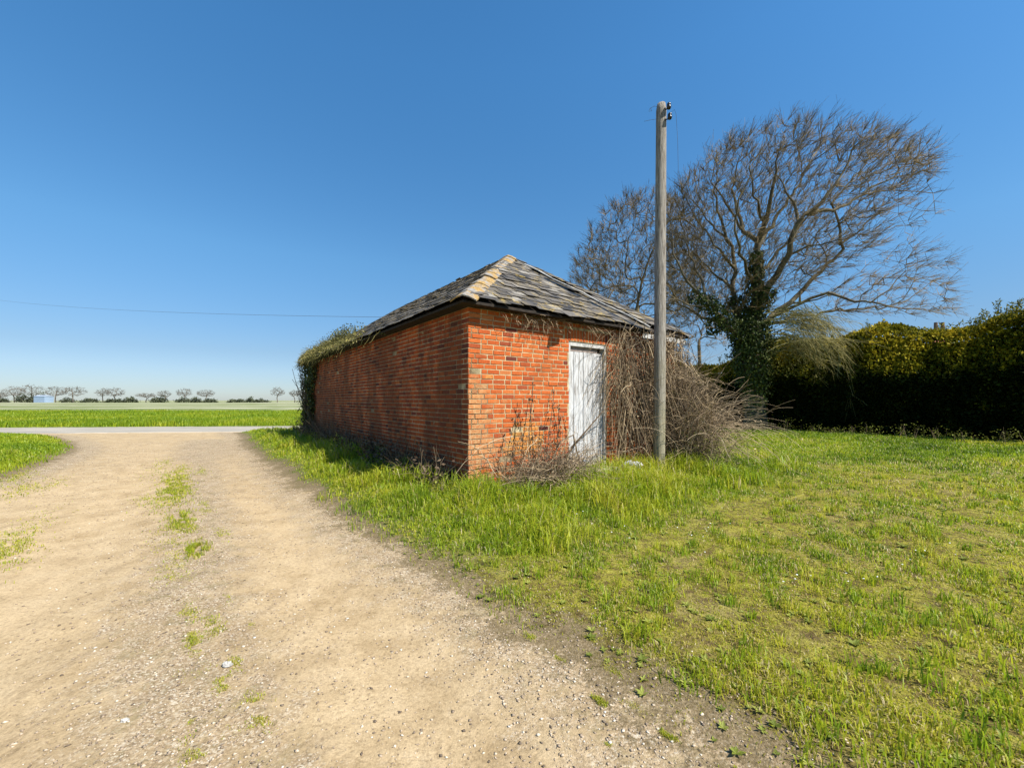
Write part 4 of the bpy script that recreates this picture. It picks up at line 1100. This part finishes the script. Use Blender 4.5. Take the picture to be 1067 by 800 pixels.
def fill(poly, n, D, depth, cpx):
    """points inside an outline seen from the track, given real depth as an ellipsoid"""
    out = []; X0 = min(p[0] for p in poly); X1 = max(p[0] for p in poly); Y0 = min(p[1] for p in poly); Y1 = max(p[1] for p in poly)
    while len(out) < n:
        x, y = random.uniform(X0, X1), random.uniform(Y0, Y1)
        if not bool(inpoly(np.array(x), np.array(y), poly)): continue
        e = min(1, abs(x-(X0+X1)/2)/((X1-X0)/2)); f = min(1, abs(y-(Y0+Y1)/2)/((Y1-Y0)/2)); w = math.sqrt(max(.04, 1-min(1, e*e+f*f)))
        dd = D+depth*w*random.uniform(-1, 1); s_ = dd/F
        out.append(((x-533.5)*D/F, dd, CAMZ-(y-417)*D/F))   # real width and height fixed by the trunk's distance
    return out

BD = 20.0
tb = Vector(((787-533.5)/F*BD, BD, 0)); tb.z = zg(tb.x, tb.y)
def TP(px, py, dy=0):
    d = BD+dy; return Vector(((px-533.5)/F*d, d, CAMZ-(py-417)/F*d))
tree = empty('bare_tree', tuple(tb), 'largest bare windswept tree, its trunk wrapped in ivy beside the hedge', 'tree', 'bare trees behind the building')
trunk = MB(); crown = MB()
tr_pts = [TP(787, 452), TP(787, 430), TP(786, 405), TP(785, 380), TP(784, 355), TP(783, 335)]
trunk.tube(tr_pts, [.62, .46, .42, .44, .5, .42], 14, .5)
limbs = [  # (pixel x, pixel y, metres nearer/farther) ..., start radius, end radius
    ([(784, 352, 0), (787, 300, -.1), (789, 262, -.3), (790, 243, -.4)], .36, .27),
    ([(790, 245, -.4), (797, 225, -.8), (804, 195, -1.3), (807, 168, -1.5), (812, 145, -1.6)], .20, .05),
    ([(790, 247, -.3), (775, 235, .3), (768, 212, .8), (763, 188, 1.2), (768, 160, 1.5)], .17, .05),
    ([(789, 255, 0), (800, 235, .8), (818, 205, 1.6), (838, 170, 2.2), (855, 140, 2.6)], .16, .04),
    ([(788, 330, 0), (802, 296, -.7), (822, 260, -1.4), (830, 228, -1.8), (838, 216, -2)], .27, .16),
    ([(838, 216, -2), (856, 200, -2.1), (870, 186, -2.2), (888, 145, -2.4), (903, 127, -2.6)], .13, .03),
    ([(838, 216, -2), (860, 212, -1.6), (882, 206, -1.2), (912, 182, -1), (942, 172, -1), (966, 166, -1)], .13, .03),
    ([(832, 226, -1.8), (827, 205, -1.6), (814, 182, -1.2), (812, 160, -1)], .10, .03),
    ([(791, 340, 0), (822, 314, .4), (855, 280, .6), (875, 256, .6), (875, 225, .5), (866, 203, .4)], .22, .09),
    ([(875, 250, .6), (895, 232, 1), (915, 215, 1.4), (940, 205, 1.6)], .08, .025),
    ([(866, 205, .4), (885, 180, .8), (905, 155, 1.2), (930, 138, 1.4)], .08, .025),
    ([(798, 335, -.3), (832, 317, -1), (862, 303, -1.6), (893, 313, -2), (906, 313, -2.2), (926, 300, -2.4), (944, 279, -2.6)], .13, .03),
    ([(800, 338, .5), (835, 328, 1), (883, 323, 1.3), (918, 320, 1.5), (947, 311, 1.6), (975, 288, 1.8)], .12, .02),
    ([(906, 313, -2.2), (940, 322, -2.2), (975, 322, -2.2), (992, 325, -2.2)], .05, .015),
    ([(780, 350, 0), (764, 318, .5), (765, 280, .9), (763, 252, 1), (750, 222, 1.2), (744, 190, 1.3), (752, 160, 1.3)], .24, .04),
    ([(764, 275, .8), (745, 250, .2), (728, 225, -.3), (716, 200, -.6)], .11, .03),
    ([(780, 362, 0), (758, 340, -.6), (738, 312, -1.2), (716, 292, -1.6), (702, 262, -1.8), (700, 232, -1.9)], .20, .04),
    ([(775, 352, .5), (752, 335, 1.6), (730, 330, 2.4), (708, 315, 3), (690, 285, 3.2), (682, 258, 3.4)], .16, .03),
    ([(764, 300, .5), (748, 285, 1.4), (732, 270, 2.2), (716, 240, 2.6)], .11, .03),
    ([(740, 318, -1.1), (722, 318, -1.6), (705, 308, -2), (692, 292, -2.2)], .07, .02),
    ([(763, 252, 1), (742, 228, 2), (722, 200, 2.6), (716, 180, 2.8)], .10, .025),
    ([(775, 235, .3), (758, 205, -.6), (742, 178, -1.4), (745, 158, -1.6)], .10, .025),
    ([(738, 312, -1.2), (722, 270, -.2), (712, 235, .2), (706, 208, .4)], .10, .025),
    ([(797, 225, -.8), (785, 195, -2), (782, 165, -2.6), (792, 145, -2.8)], .10, .025),
    ([(822, 262, -1.4), (845, 250, -2), (868, 247, -2.6), (890, 240, -3)], .07, .02),
    ([(822, 314, .4), (850, 312, -.4), (872, 300, -1), (895, 285, -1.4)], .06, .02),
    ([(790, 300, 0), (775, 270, -1.5), (765, 235, -2.6), (770, 200, -3.2), (782, 172, -3.4)], .13, .035),
    ([(790, 290, 0), (808, 262, 1.6), (832, 230, 2.6), (858, 200, 3.2), (880, 172, 3.4)], .13, .03),
]
WIND = Vector((.05, 0, .012))
sk = Skeleton()
sk.limb([TP(785, 365), TP(784, 352)], .3, .3)
for pts, r0, r1 in limbs:
    Pv = [TP(p[0], p[1]+13*max(0, 330-p[1])/200, p[2]) for p in pts]; fine = []
    for a, b in zip(Pv[:-1], Pv[1:]):
        m_ = max(2, int((b-a).length/.40))
        for i in range(m_): fine.append(a.lerp(b, i/m_)+(G3()*.05 if (fine or i) else Vector((0, 0, 0))))
    fine.append(Pv[-1]); r0, r1 = r0*.80, r1*.55
    sk.limb([tuple(p) for p in fine], r0, r1)
main_poly = [(700, 335), (690, 295), (686, 255), (690, 220), (703, 192), (722, 172), (740, 152), (765, 135), (790, 125), (818, 123), (845, 128), (880, 125), (914, 127), (938, 140), (962, 150), (970, 166), (945, 183), (924, 195), (914, 215), (916, 240), (898, 258), (880, 272), (850, 288), (822, 305), (790, 325), (745, 335)]
low_poly = [(850, 318), (862, 298), (900, 290), (925, 262), (945, 248), (968, 262), (972, 285), (992, 318), (985, 328), (940, 328), (880, 328)]
cen = TP(785, 330)
main_poly = lower(main_poly, 330, 13)
sk.reach(fill(main_poly, 2700, BD, 3.8, 790)+fill(low_poly, 170, BD, 1.6, 900), cen, WIND)
rad, _ = sk.draw(trunk, crown)
twigs(sk, crown, rad, cen, WIND, n=9, L=(.28, .85), sub=3, rr=.0075)
# weeping lower branches right of the trunk
hang = MB()
for i in range(34):
    q = TP(random.uniform(793, 815), random.uniform(322, 368), random.uniform(-1.8, .5))
    branchlets(hang, q, Vector((random.uniform(.5, 1.3), random.gauss(-.3, .3), random.uniform(-.1, .6))), random.uniform(1.4, 2.8), .022, 2, Vector((.02, 0, -.13)), [0, 7, 10], .55, (.1, 1))
hl = MB()
for i in range(2600):
    q = TP(random.uniform(800, 862), random.uniform(318, 392), random.uniform(-2.2, .2)); 
    if abs(q.z-TP(830, 350).z) < 2.2: hl.leaf(q, G3()-Vector((0, 0, .6)), G3(), random.uniform(.05, .11), .035, random.uniform(.45, 1))
hang.build('hanging_branches', mat_tone('olive_twigs', [(0, (.10, .085, .03)), (.6, (.22, .19, .06)), (1, (.36, .31, .14))], .8, .15), tree)
hl.build('young_leaves', BUSH, tree)
trunk.build('trunk', BARK, tree, smooth=True); crown.build('crown', TWIGBARK, tree)
# ivy on the trunk
ivt = empty('trunk_ivy', tuple(tb), 'thick dark ivy clothing the trunk and lower limbs of the largest tree', 'ivy')
mb = MB()
def ivy_on(a, b, ra, rb, cnt, tri=.35):
    for i in range(cnt):
        f = random.random(); c = a.lerp(b, f); r = (ra+(rb-ra)*f)*.78*(1+abs(random.gauss(0, .30)))
        d = (b-a).normalized(); s = G3(); s -= d*s.dot(d); s.normalize(); q = c+s*r
        mb.leaf(q, Vector((0, 0, -1))+G3()*.5, s+G3()*.4, random.uniform(.08, .15), random.uniform(.07, .12), min(1, max(0, random.gauss(tri, .25))), .15)
ivy_on(TP(787, 432), TP(786, 400), .40, .55, 1300, .6); ivy_on(TP(786, 402), TP(784, 365), .58, .85, 3000, .45); ivy_on(TP(784, 368), TP(784, 335), .85, .66, 2600)
ivy_on(TP(784, 340), TP(788, 262, -.3), .50, .26, 2300); ivy_on(TP(783, 365), TP(760, 335, -.5), .5, .35, 1300); ivy_on(TP(760, 338, -.6), TP(738, 312, -1.2), .36, .28, 700)
ivy_on(TP(778, 345), TP(764, 310, .5), .5, .36, 1100); ivy_on(TP(788, 330), TP(803, 298, -.7), .4, .3, 700); ivy_on(TP(736, 318, -1), TP(722, 306, -1.4), .25, .3, 300); ivy_on(TP(744, 348), TP(742, 330), .3, .3, 300)
mb.build('foliage', IVY, ivt)

def wild_tree(px, D, poly, n, label, seed, rt, depth=3.2, fork=300):
    random.seed(seed)
    bx = (px-533.5)/F*D; bz = zg(bx, D); b = Vector((bx, D, bz))
    o = empty('bare_tree', tuple(b), label, 'tree', 'bare trees behind the building'); tk = MB(); cr = MB()
    def Q(x, y): return ((x-533.5)/F*D, D, CAMZ-(y-417)/F*D)
    k = Skeleton(); base = [tuple(b)]+[tuple(b.lerp(Vector(Q(px-2, fork)), f)+G3()*.05) for f in (.2, .4, .6, .8, 1)]
    k.limb(base, rt, rt*.7)
    k.reach(fill(poly, n, D, depth, px), base[-1], Vector((0, 0, 0)), step=.5, first=26)
    r, _ = k.draw(tk, cr, scale=.0075, expo=.45)
    twigs(k, cr, r, base[-1], Vector((.01, 0, .01)), n=9, L=(.30, .75), sub=3, rr=.009)
    tk.build('trunk', BARK, o); cr.build('crown', TWIGBARK, o)
wild_tree(666, 27, [(618, 335), (604, 300), (598, 272), (612, 246), (634, 222), (660, 208), (690, 205), (715, 215), (728, 240), (730, 290), (718, 330)], 1500,
    'bare tree with thick trunk rising behind the wooden pole, second in height', 21, .30, 4.0, 325)
wild_tree(622, 34, [(596, 345), (588, 312), (592, 286), (606, 270), (626, 266), (646, 276), (656, 300), (650, 345)], 480,
    'small bare tree showing just above the roof, left of the pole', 22, .22, 2.5, 345)
wild_tree(730, 31, [(700, 360), (692, 320), (700, 285), (720, 265), (745, 262), (765, 285), (768, 325), (755, 362)], 380,
    'slender bare tree seen between the pole and the ivy-clad trunk', 23, .2, 2.6, 360)
random.seed(99)

# ---------------------------------------------------------------- hedge
ha, hb = Vector((21.5, 5.7, 0)), Vector((8.6, 26.0, 0)); hd = (hb-ha); HL = hd.length; hd.normalize(); hn = Vector((-hd.y, hd.x, 0))
if hn.dot(-ha) < 0: hn = -hn
hedge = empty('conifer_hedge', (12.4, 20, .05), 'tall golden-green conifer hedge with deep shaded face along the lawn', 'hedge')
def htop(s):
    return 4.35+float(vnoise(s, 0, .45, 51, 3)-.5)*1.3-(.6 if s > 19 else 0)+.35*float(sstep(9, 4, s))
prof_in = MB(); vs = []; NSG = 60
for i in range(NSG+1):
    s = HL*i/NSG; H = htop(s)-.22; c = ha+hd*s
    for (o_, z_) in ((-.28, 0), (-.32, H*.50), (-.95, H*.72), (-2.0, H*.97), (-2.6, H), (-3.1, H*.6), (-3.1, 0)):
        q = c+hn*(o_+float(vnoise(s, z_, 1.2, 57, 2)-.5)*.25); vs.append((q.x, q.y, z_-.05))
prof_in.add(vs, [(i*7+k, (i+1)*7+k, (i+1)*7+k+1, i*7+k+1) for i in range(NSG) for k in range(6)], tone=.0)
prof_in.build('dark_core', simple('hedge_added_core', (.004, .004, .002), (.012, .011, .006), 6, .95, .02), hedge, smooth=True)  # solid near-black core added to block light, standing in for inner twigs
n = 190000
s = RNG.uniform(0, HL, n); f = RNG.uniform(0, 1, n)
hs = np.array([htop(v) for v in np.linspace(0, HL, 400)]); H = np.interp(s, np.linspace(0, HL, 400), hs)
# walk over the profile: face (0-.5), shoulder (.5-.8), top and back (.8-1)
o_ = np.where(f < .45, 0, np.where(f < .78, -(f-.45)/.33*1.9, -1.9-(f-.78)/.22*1.2))
z_ = np.where(f < .45, f/.45*.56*H, np.where(f < .78, H*(.56+.44*np.sin((f-.45)/.33*np.pi/2)**1.0), H))
lump_ = (vnoise(s, z_*1.0+o_, .9, 81, 3)-.5)*.9+(vnoise(s, z_+o_, 3.5, 83, 2)-.5)*.35
o_ = o_+lump_*.55*(f < .78)-np.abs(RNG.normal(0, .12, n)); z_ = z_+lump_*.45*(f > .45)+RNG.normal(0, .06, n)
z_ = np.maximum(z_, .03)
px_ = ha.x+hd.x*s+hn.x*o_; py_ = ha.y+hd.y*s+hn.y*o_
d = RNG.normal(0, .45, (n, 3)); d[:, 0] += hn.x*.9; d[:, 1] += hn.y*.9; d[:, 2] += np.where(f > .45, .6, -.1)
d /= np.linalg.norm(d, axis=1)[:, None]
r_ = RNG.normal(0, 1, (n, 3)); w = np.cross(d, r_); w /= np.linalg.norm(w, axis=1)[:, None]
L = RNG.uniform(.07, .17, n)[:, None]; W = L*RNG.uniform(.22, .42, n)[:, None]
p = np.stack([px_, py_, z_], 1)
V2 = np.stack([p, p+d*L*.45+w*W, p+d*L, p+d*L*.45-w*W], 1).reshape(-1, 3)
T = np.arange(n*4).reshape(-1, 4)
tone = np.clip(.50+(vnoise(s, z_, 2.2, 85, 3)-.5)*1.0+RNG.normal(0, .17, n)-.55*sstep(.50, .38, f)+.28*sstep(.42, .6, f), 0, 1)  # shade painted into the face sprays; shoulder and top toned lighter gold
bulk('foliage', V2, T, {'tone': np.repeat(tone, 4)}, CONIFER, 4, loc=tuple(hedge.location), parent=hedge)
# leading shoots breaking the hedge's outline
mb = MB()
for i in range(260):
    s_ = random.uniform(0, HL-3); 
    if random.random() < .5: s_ = random.gauss(9.0, 1.2)
    s_ = max(0, min(HL, s_)); c = ha+hd*s_-hn*random.uniform(.6, 1.8); c.z = htop(s_)-.25
    hl = random.uniform(.25, .7)*(1.25 if 7.5 < s_ < 10.5 else 1)
    pts = wander(c, (random.gauss(.25, .25), random.gauss(0, .25), 1), hl, 5, .12)
    mb.tube(pts, [.008*(1-.15*k) for k in range(6)], 3, .3)
    for k in range(26):
        f_ = random.random()**.8*5; j = min(4, int(f_)); q = pts[j].lerp(pts[j+1], f_-j)
        mb.leaf(q, G3()+Vector((.2, 0, .7)), G3(), random.uniform(.06, .16), .035, random.triangular(.2, 1, .6))
mb.build('leading_shoots', CONIFER, hedge)
# weeds at the hedge foot
hw = [(s_, random.uniform(.2, .9)) for s_ in (7.5, 8.6, 9.3, 10.2, 10.9, 11.6, 12.6, 13.4, 13.9, 14.6, 15.4, 16.3, 17.0, 17.8)]
places = ['farthest right', 'second from the right', 'third from the right', 'fourth from the right', 'fifth from the right', 'sixth from the right', 'seventh from the right', 'seventh from the tree', 'sixth from the tree', 'fifth from the tree', 'fourth from the tree', 'third from the tree', 'second from the tree', 'nearest to the tree']
for (s_, o2), pl in zip(hw, places):
    c = ha+hd*s_+hn*(1.15+o2*.6); leafy('nettle_clump', (c.x, c.y, zg(c.x, c.y)), 100, random.uniform(.5, .9), random.uniform(.3, .65), WEED, (.2, .8), .07,
          'leafy green weed clump at the hedge foot, '+pl, 'weed', 'weeds along the hedge foot', stems=10)
# house beyond the hedge: only its chimney pots clear the green
hx = (1006-533.5)/F*48; hs_ = empty('distant_house', (hx, 48, 0), 'brick house hidden beyond the hedge with chimney pots above the green', 'house')
RB = simple('plain_brick', (.30, .12, .07), (.42, .18, .10), 8); RT = simple('roof_tiles', (.12, .08, .06), (.20, .12, .09), 6)
m = MB(); m.box((hx-4, 48, -.1), (8, 0, 0), (0, 6, 0), (0, 0, 5.3)); m.build('wall', RB, hs_)
m = MB(); m.add([(hx-4.3, 47.7, 5.2), (hx+4.3, 47.7, 5.2), (hx+4.3, 54.3, 5.2), (hx-4.3, 54.3, 5.2), (hx-4.3, 51, 8.3), (hx+4.3, 51, 8.3)], [(0, 1, 5, 4), (3, 4, 5, 2), (0, 4, 3), (1, 2, 5), (0, 3, 2, 1)]); rf = m.build('roof', RT, hs_)
m = MB(); m.box((hx-.9, 50.6, 7.9), (1.8, 0, 0), (0, .7, 0), (0, 0, 2.0)); ch = m.build('chimney', RB, hs_)
for k in (-.42, .42):
    m = MB(); m.tube([(hx+k, 50.95, 9.9), (hx+k, 50.95, 11.1)], [.22, .18], 10); m.build('chimney_pot', RT, hs_)

# ---------------------------------------------------------------- far side of the field
FD = 300.0
def fx(px): return (px-533.5)/F*FD
FB = mat_tone('far_bush_leaves', [(0, (.05, .06, .035)), (1, (.12, .13, .075))], .9, .1, .1)
def far_tree(px, top, hw_, label, seed, rt=.42):
    random.seed(seed); o = empty('hedgerow_tree', (fx(px), FD, -.12), label, 'tree', 'bare trees along the far field edge')
    b = Vector(o.location); tk = MB(); cr = MB(); H = (417-top)*FD/F+CAMZ
    poly = []
    for q in range(14):
        a = 2*math.pi*q/14; k_ = random.uniform(.85, 1.1); cy_ = top+(415-top)*.46; ry = (415-top)*.48
        poly.append((px+math.cos(a)*hw_*k_, cy_-math.sin(a)*ry*(k_ if math.sin(a) > 0 else .75)))
    k = Skeleton(); k.limb([tuple(b), tuple(b+Vector((random.gauss(0, .1), 0, H*.14))), tuple(b+Vector((random.gauss(0, .2), 0, H*.27)))], rt, rt*.8)
    k.reach(fill(poly, int(70+hw_*14), FD, hw_*.6, px), k.P[-1], Vector((0, 0, 0)), step=1.1, first=12)
    r, _ = k.draw(tk, cr, rmin=.05, scale=.045, cut=.11)
    twigs(k, cr, r, k.P[2], Vector((.01, 0, 0)), n=4, L=(.5, 1.3), lim=.12, sub=1, rr=.045)
    tk.build('trunk', FARTWIG, o); cr.build('crown', FARTWIG, o)
def far_bush(px, top, hw_, label, seed, D=FD, mat=None, name='field_bush'):
    random.seed(seed); x0 = (px-533.5)/F*D; H = CAMZ+(417-top)/F*D; W = hw_/F*D
    o = empty(name, (x0, D, -.12), label, 'bush', 'bushes along the far field edge'); m = MB()
    for i in range(int(110+W*60)):
        a = random.uniform(-1, 1); hh = H*(1-.75*abs(a)**2.2)*(.75+.25*math.sin(a*7+seed))
        q = Vector((x0+a*W, D+random.gauss(0, 1.2), -.1+hh*random.random()**.6))
        m.leaf(q, G3(), G3(), random.uniform(.7, 1.5), random.uniform(.5, .9), random.random(), .2)
    m.build('foliage', mat or FB, o)
    s_ = MB(); s_.tube([(x0, D, -.15), (x0, D, H*.5)], [.3, .15], 5); s_.build('stem', FARTWIG, o)
trees_ = [(1, 409, 6, 'faint bare tree cut by the left edge of the photo'), (15, 403, 9, 'flat-topped bare tree left of the white post'),
    (33, 401, 10, 'broad bare tree rising above the dark bushes near the white post'), (58, 403, 9, 'bare tree standing over the pale shed'),
    (76, 402.5, 12, 'wide spreading bare tree just right of the pale shed'), (107, 405, 6, 'narrow bare tree, left one of the touching pair'),
    (120, 404.5, 9, 'rounded bare tree, right one of the touching pair'), (152, 410, 9, 'low spreading bare tree among the bushes'),
    (171, 407.5, 6, 'thin bare tree with a dark ivy-like core'), (192, 405, 7, 'light feathery bare tree between two low bushes'),
    (214, 406.5, 9, 'dense brownish bare tree at the right end of the tree row'), (289, 404, 7, 'lone rounded bare tree in the gap before the building'),
    (307, 406.5, 5, 'bare tree second from the brick building'), (316, 406, 6, 'bare tree nearest to the brick building')]
for i, (px, top, hw_, lab) in enumerate(trees_): far_tree(px, top, hw_, lab+', on the far skyline', 200+i)
bushes_ = [(3, 414, 5, 'low bush at the left edge'), (23, 409, 7, 'dark bush left of the white post'), (34, 410, 5, 'rounded bush right of the white post'), (44, 408, 5, 'brownish upright bush beside the pale shed'),
    (70, 414, 6, 'low bush under the wide spreading tree'), (93, 414.5, 9, 'long low bush between wide tree and touching pair'), (119, 415, 9, 'low bush below the touching pair of trees'), (136, 413, 7, 'rounded bush right of the touching pair'),
    (163, 413, 5, 'bush beside the thin bare tree'), (170, 411.5, 3, 'narrow dark bush at the thin bare tree'), (191, 413.5, 7, 'flat bush under the feathery tree'), (204, 413, 5, 'rounded bush between feathery and brownish trees'),
    (219, 415, 7, 'low bush under the brownish tree'), (247, 415.3, 9, 'long thin strip of scrub right of the tree row'), (261, 413, 4, 'dark pointed bush in the open gap'), (272, 415, 7, 'low scrub left of the lone rounded tree')]
for i, (px, top, hw_, lab) in enumerate(bushes_): far_bush(px, top, hw_, lab+', far skyline', 300+i)
random.seed(5)
sh = empty('pale_shed', (fx(54), FD-6, -.1), 'pale blue-white shed among the trees on the far skyline', 'shed')
m = MB(); m.box((fx(48.3), FD-8, -.12), (7.6, 0, 0), (0, 6, 0), (0, 0, 4.4)); m.build('wall', simple('pale_blue_sheeting', (.22, .30, .40), (.27, .35, .45), .5), sh)
m = MB(); a = fx(48.3)-.2; m.add([(a, FD-8.2, 4.3), (a+8, FD-8.2, 4.3), (a+8, FD-1.8, 4.3), (a, FD-1.8, 4.3), (a, FD-5, 5.2), (a+8, FD-5, 5.2)], [(0, 1, 5, 4), (3, 4, 5, 2), (0, 4, 3), (1, 2, 5), (0, 3, 2, 1)]); m.build('roof', simple('pale_roof_sheet', (.26, .32, .40), (.32, .37, .44), .5), sh)
m = MB(); m.box((fx(28.2), FD-20, -.1), (.8, 0, 0), (0, .3, 0), (0, 0, 3.6)); m.box((fx(28.2)-.9, FD-20.05, 3.3), (1.7, 0, 0), (0, .4, 0), (0, 0, .5))
m.build('white_post', WHITEWOOD, loc=(fx(28.4), FD-20, 0), label='small white post standing in the far field by dark bushes', cat='post')

# ---------------------------------------------------------------- light, sky, camera
SUN_EL = R(50); sdir = Vector((.85, -.53, 0)).normalized(); sdir = Vector((sdir.x*math.cos(SUN_EL), sdir.y*math.cos(SUN_EL), math.sin(SUN_EL)))
sl = bpy.data.lights.new('sun', 'SUN'); sl.energy = 5.0; sl.angle = R(.5); sl.color = (1, .955, .87)
so = bpy.data.objects.new('sun', sl); so.rotation_euler = sdir.to_track_quat('Z', 'Y').to_euler(); so.location = (30, -20, 40); COL.objects.link(so)
def make_sky(scene, sd, el):
    w = bpy.data.worlds.new('World'); scene.world = w; w.use_nodes = True
    nt = w.node_tree; bg = nt.nodes['Background']; L = nt.links.new
    sky = nt.nodes.new('ShaderNodeTexSky'); sky.sky_type = 'NISHITA'; sky.sun_disc = False
    sky.sun_elevation = el; sky.sun_rotation = math.atan2(sd.x, sd.y)
    sky.air_density = 1.0; sky.dust_density = 0.2; sky.ozone_density = 2.5
    hs = nt.nodes.new('ShaderNodeHueSaturation'); hs.inputs['Saturation'].default_value = 1.27
    L(sky.outputs[0], hs.inputs['Color'])
    tc = nt.nodes.new('ShaderNodeTexCoord'); sp = nt.nodes.new('ShaderNodeSeparateXYZ'); L(tc.outputs['Generated'], sp.inputs[0])
    rp = nt.nodes.new('ShaderNodeValToRGB'); e = rp.color_ramp.elements
    while len(e) < 4: e.new(.5)
    for k, (p, c) in zip(e, [(0, (.37, .45, .67)), (.10, (.50, .51, .58)), (.30, (.86, .89, .84)), (.62, (1.02, 1.12, 1.06))]): k.position = p; k.color = (*c, 1)
    L(sp.outputs[2], rp.inputs[0])
    mx = nt.nodes.new('ShaderNodeMix'); mx.data_type = 'RGBA'; mx.blend_type = 'MULTIPLY'; mx.inputs[0].default_value = 1
    L(hs.outputs[0], mx.inputs[6]); L(rp.outputs[0], mx.inputs[7])
    L(mx.outputs[2], bg.inputs[0]); bg.inputs[1].default_value = .103
make_sky(scene, sdir, SUN_EL)

cam = bpy.data.cameras.new('camera'); co = bpy.data.objects.new('camera', cam); COL.objects.link(co)
co.location = (0, 0, CAMZ); co.rotation_euler = (R(90), 0, 0)
cam.sensor_width = 36; cam.lens = F/1067*36; cam.shift_y = 17/1067; cam.clip_start = .05; cam.clip_end = 9000
scene.camera = co
vs_ = scene.view_settings; vs_.view_transform = 'Standard'; vs_.look = 'None'; vs_.gamma = 1; vs_.exposure = .88; vs_.use_curve_mapping = False
